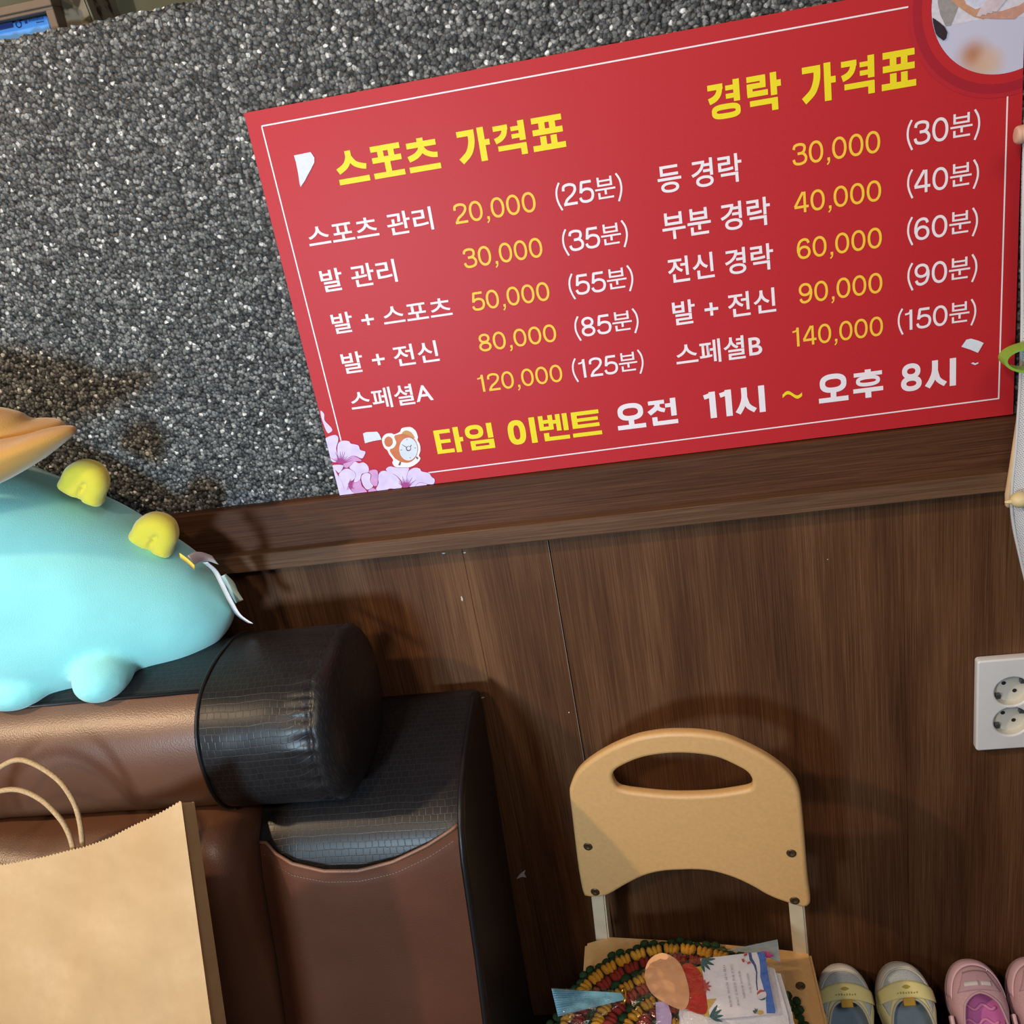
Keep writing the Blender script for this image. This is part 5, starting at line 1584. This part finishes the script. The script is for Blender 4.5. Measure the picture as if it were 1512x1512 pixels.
def place_shoe(root, px, py, first=True, yaw=0.0, label=None):
    top = at(px, py, y=-0.035)             # upper edge of the toe
    pos = Vector((top.x, -0.150, 0.0))
    rot = (PITCH, 0, yaw)
    if first:
        root.location = pos; root.rotation_euler = rot; return root
    return dup(root, pos, rot, label)
ys = make_shoe('yellow_shoe', ycols, 'pale yellow child shoe partly hidden by the child chair seat', 'shoe', 'y')
place_shoe(ys, 1238, 1444, True, -0.02)
place_shoe(ys, 1329, 1449, False, 0.02, 'pale yellow child shoe standing clear of the chair, next to the pink pair')
ps = make_shoe('pink_shoe', pcols, 'pink child shoe nearer the yellow pair', 'shoe', 'p')
place_shoe(ps, 1430, 1432, True, 0.0)
place_shoe(ps, 1519, 1429, False, 0.0, 'pink child shoe at the right edge, rightmost of the row')

# ================================================================ things hanging at the right edge
def hanging():
    yy = -0.035
    edge = [(1513, 150), (1509, 260), (1507, 380), (1506.5, 480), (1504, 560), (1500, 625), (1497, 670), (1493, 705), (1491, 740), (1494, 775), (1501, 810), (1509, 845), (1520, 890), (1536, 930)]
    t = thing('perforated_pouch', tuple(at(1540, 180, y=yy)), 'white perforated plastic pouch with green loop hanging beside the sign at the right edge', 'pouch')
    v, f = [], []
    E = catmull([at(a, b, y=yy) for a, b in edge], 4)
    nn = 14
    for p in E:
        for j in range(nn+1):
            s = j/nn
            v.append(Vector((p.x+0.13*s, yy-0.018*math.sin(PI*s)**0.6+0.002*noise.noise(Vector((p.x*10+s*4, 1, p.z*12))), p.z)))
    m = nn+1
    for i in range(len(E)-1):
        for j in range(nn): f.append([i*m+j, i*m+j+1, (i+1)*m+j+1, (i+1)*m+j])
    o = obj('pouch_front', fix_normals(mesh('pouch_front', v, f)), perforated_mat(), t, smooth=True)
    md = o.modifiers.new('s', 'SOLIDIFY'); md.thickness = 0.0015
    hem = obj('pouch_hem', tube_mesh('pouch_hem', [p+Vector((0.0015, -0.001, 0)) for p in E], 0.0018, 6), plain('white_hem', (0.55, 0.57, 0.60), 0.5), t, smooth=True)
    # green rubber loop
    g = []
    ctr = at(1522, 529, y=-0.055)
    for i in range(32):
        a = 2*PI*i/32
        g.append(ctr+Vector((0.0235*math.cos(a), 0, 0.0110*math.sin(a)-0.004*math.cos(a)*0.4)))
    v, f = [], []
    for p in g:
        dirn = (p-ctr).normalized()
        for (dr, dy) in ((0, -0.006), (0.0030, -0.006), (0.0030, 0.012), (0, 0.012)):
            v.append(p+dirn*dr+Vector((0, dy, 0)))
    for i in range(32):
        for k in range(4): f.append([i*4+k, i*4+(k+1) % 4, ((i+1) % 32)*4+(k+1) % 4, ((i+1) % 32)*4+k])
    prop(obj('green_loop', fix_normals(mesh('green_loop', v, f)), plain('lime_green_rubber', (0.24, 0.44, 0.05), 0.5), t, smooth=False), 'lime green loop')
    # cream toggle pushed through the pouch
    vv, ff = [], []
    c = at(1507, 738, y=-0.055)
    ellipsoid(vv, ff, c, (0.0105, 0.009, 0.0085), 18, 12)
    ellipsoid(vv, ff, c+Vector((-0.010, 0, -0.0008)), (0.006, 0.003, 0.0022), 12, 8)
    prop(obj('toggle', mesh('toggle', vv, ff), plain('cream_rubber_toggle', (0.66, 0.55, 0.30), 0.45), t, smooth=True), 'cream toggle')
    # wooden stick behind the pouch
    a, b = at(1488, 690, y=-0.0300), at(1488.5, 745, y=-0.0325)
    st = thing('wooden_stick', tuple(b), 'thin pale wooden stick with rounded end behind the white pouch', 'stick')
    path = [Vector((b.x+0.001, -0.0325, b.z+k*0.03)) for k in range(2)]
    path = [Vector((b.x, -0.0330, b.z-0.003)), Vector((b.x, -0.0330, b.z)), Vector((b.x+0.0002, -0.0330, b.z+0.012)), Vector((b.x+0.004, -0.0330, b.z+0.045)), Vector((b.x+0.012, -0.0330, b.z+0.12))]
    obj('shaft', tube_mesh('shaft', path, [0.0015, 0.0034, 0.0040, 0.0040, 0.0040], 12), plain('pale_wood', (0.58, 0.42, 0.25), 0.55), st, smooth=True)
    # peg at the sign's right edge
    c = at(1518, 196, y=-0.045)
    pg = thing('wall_peg', (c.x, 0, c.z), 'pale rounded peg tip poking over the right edge of the red sign', 'peg')
    path = [c+Vector((-0.0115, 0.0, -0.001)), c+Vector((-0.010, 0, -0.001)), c+Vector((-0.006, 0, -0.0005)), c, c+Vector((0.02, 0.006, 0.003)), c+Vector((0.05, 0.030, 0.006)), Vector((c.x+0.07, 0.0, c.z+0.008))]
    obj('shaft', tube_mesh('shaft', catmull(path, 4), [0.003+0.0052*min(1, (i/6))**0.5 for i in range(25)], 16), plain('peach_plastic', (0.60, 0.36, 0.27), 0.5), pg, smooth=True)
hanging()

# flecks of paint and torn paper stuck on the panelling
dirt = plain('white_paint_fleck', (0.5, 0.46, 0.42), 0.8)
panelling = bpy.data.objects['wall_panelling']
for px, py, w, h in ((655, 817, 9, 3), (686, 816, 5, 4), (682, 884, 4, 9), (713, 1030, 7, 3), (840, 1052, 3, 3), (1222, 826, 2, 2), (665, 803, 3, 2)):
    c = at(px, py, y=-0.0088); k_ = 0.00072/2; pts = []
    for i in range(9):
        a = 2*PI*i/9; q = random.uniform(0.55, 1.1)
        pts.append((c.x+w*k_*math.cos(a)*q, -0.0086, c.z+h*k_*math.sin(a)*q))
    obj('paint_fleck', prism_mesh('paint_fleck', pts, (0, -0.0004, 0)), dirt, panelling)
bit = [at(a, b, y=-0.009) for a, b in ((763, 1297), (768, 1290), (776, 1284), (774, 1290), (777, 1295), (771, 1294))]
obj('torn_paper_bit', prism_mesh('torn_paper_bit', bit, (0, -0.001, 0)), dirt, panelling)
sl = plain('pale_sealant', (0.20, 0.15, 0.12), 0.6)
obj('seam_edge', box_mesh('seam_edge', (-0.1479, -0.0088, 0.42), (-0.1471, -0.0084, 0.7855)), sl, panelling)
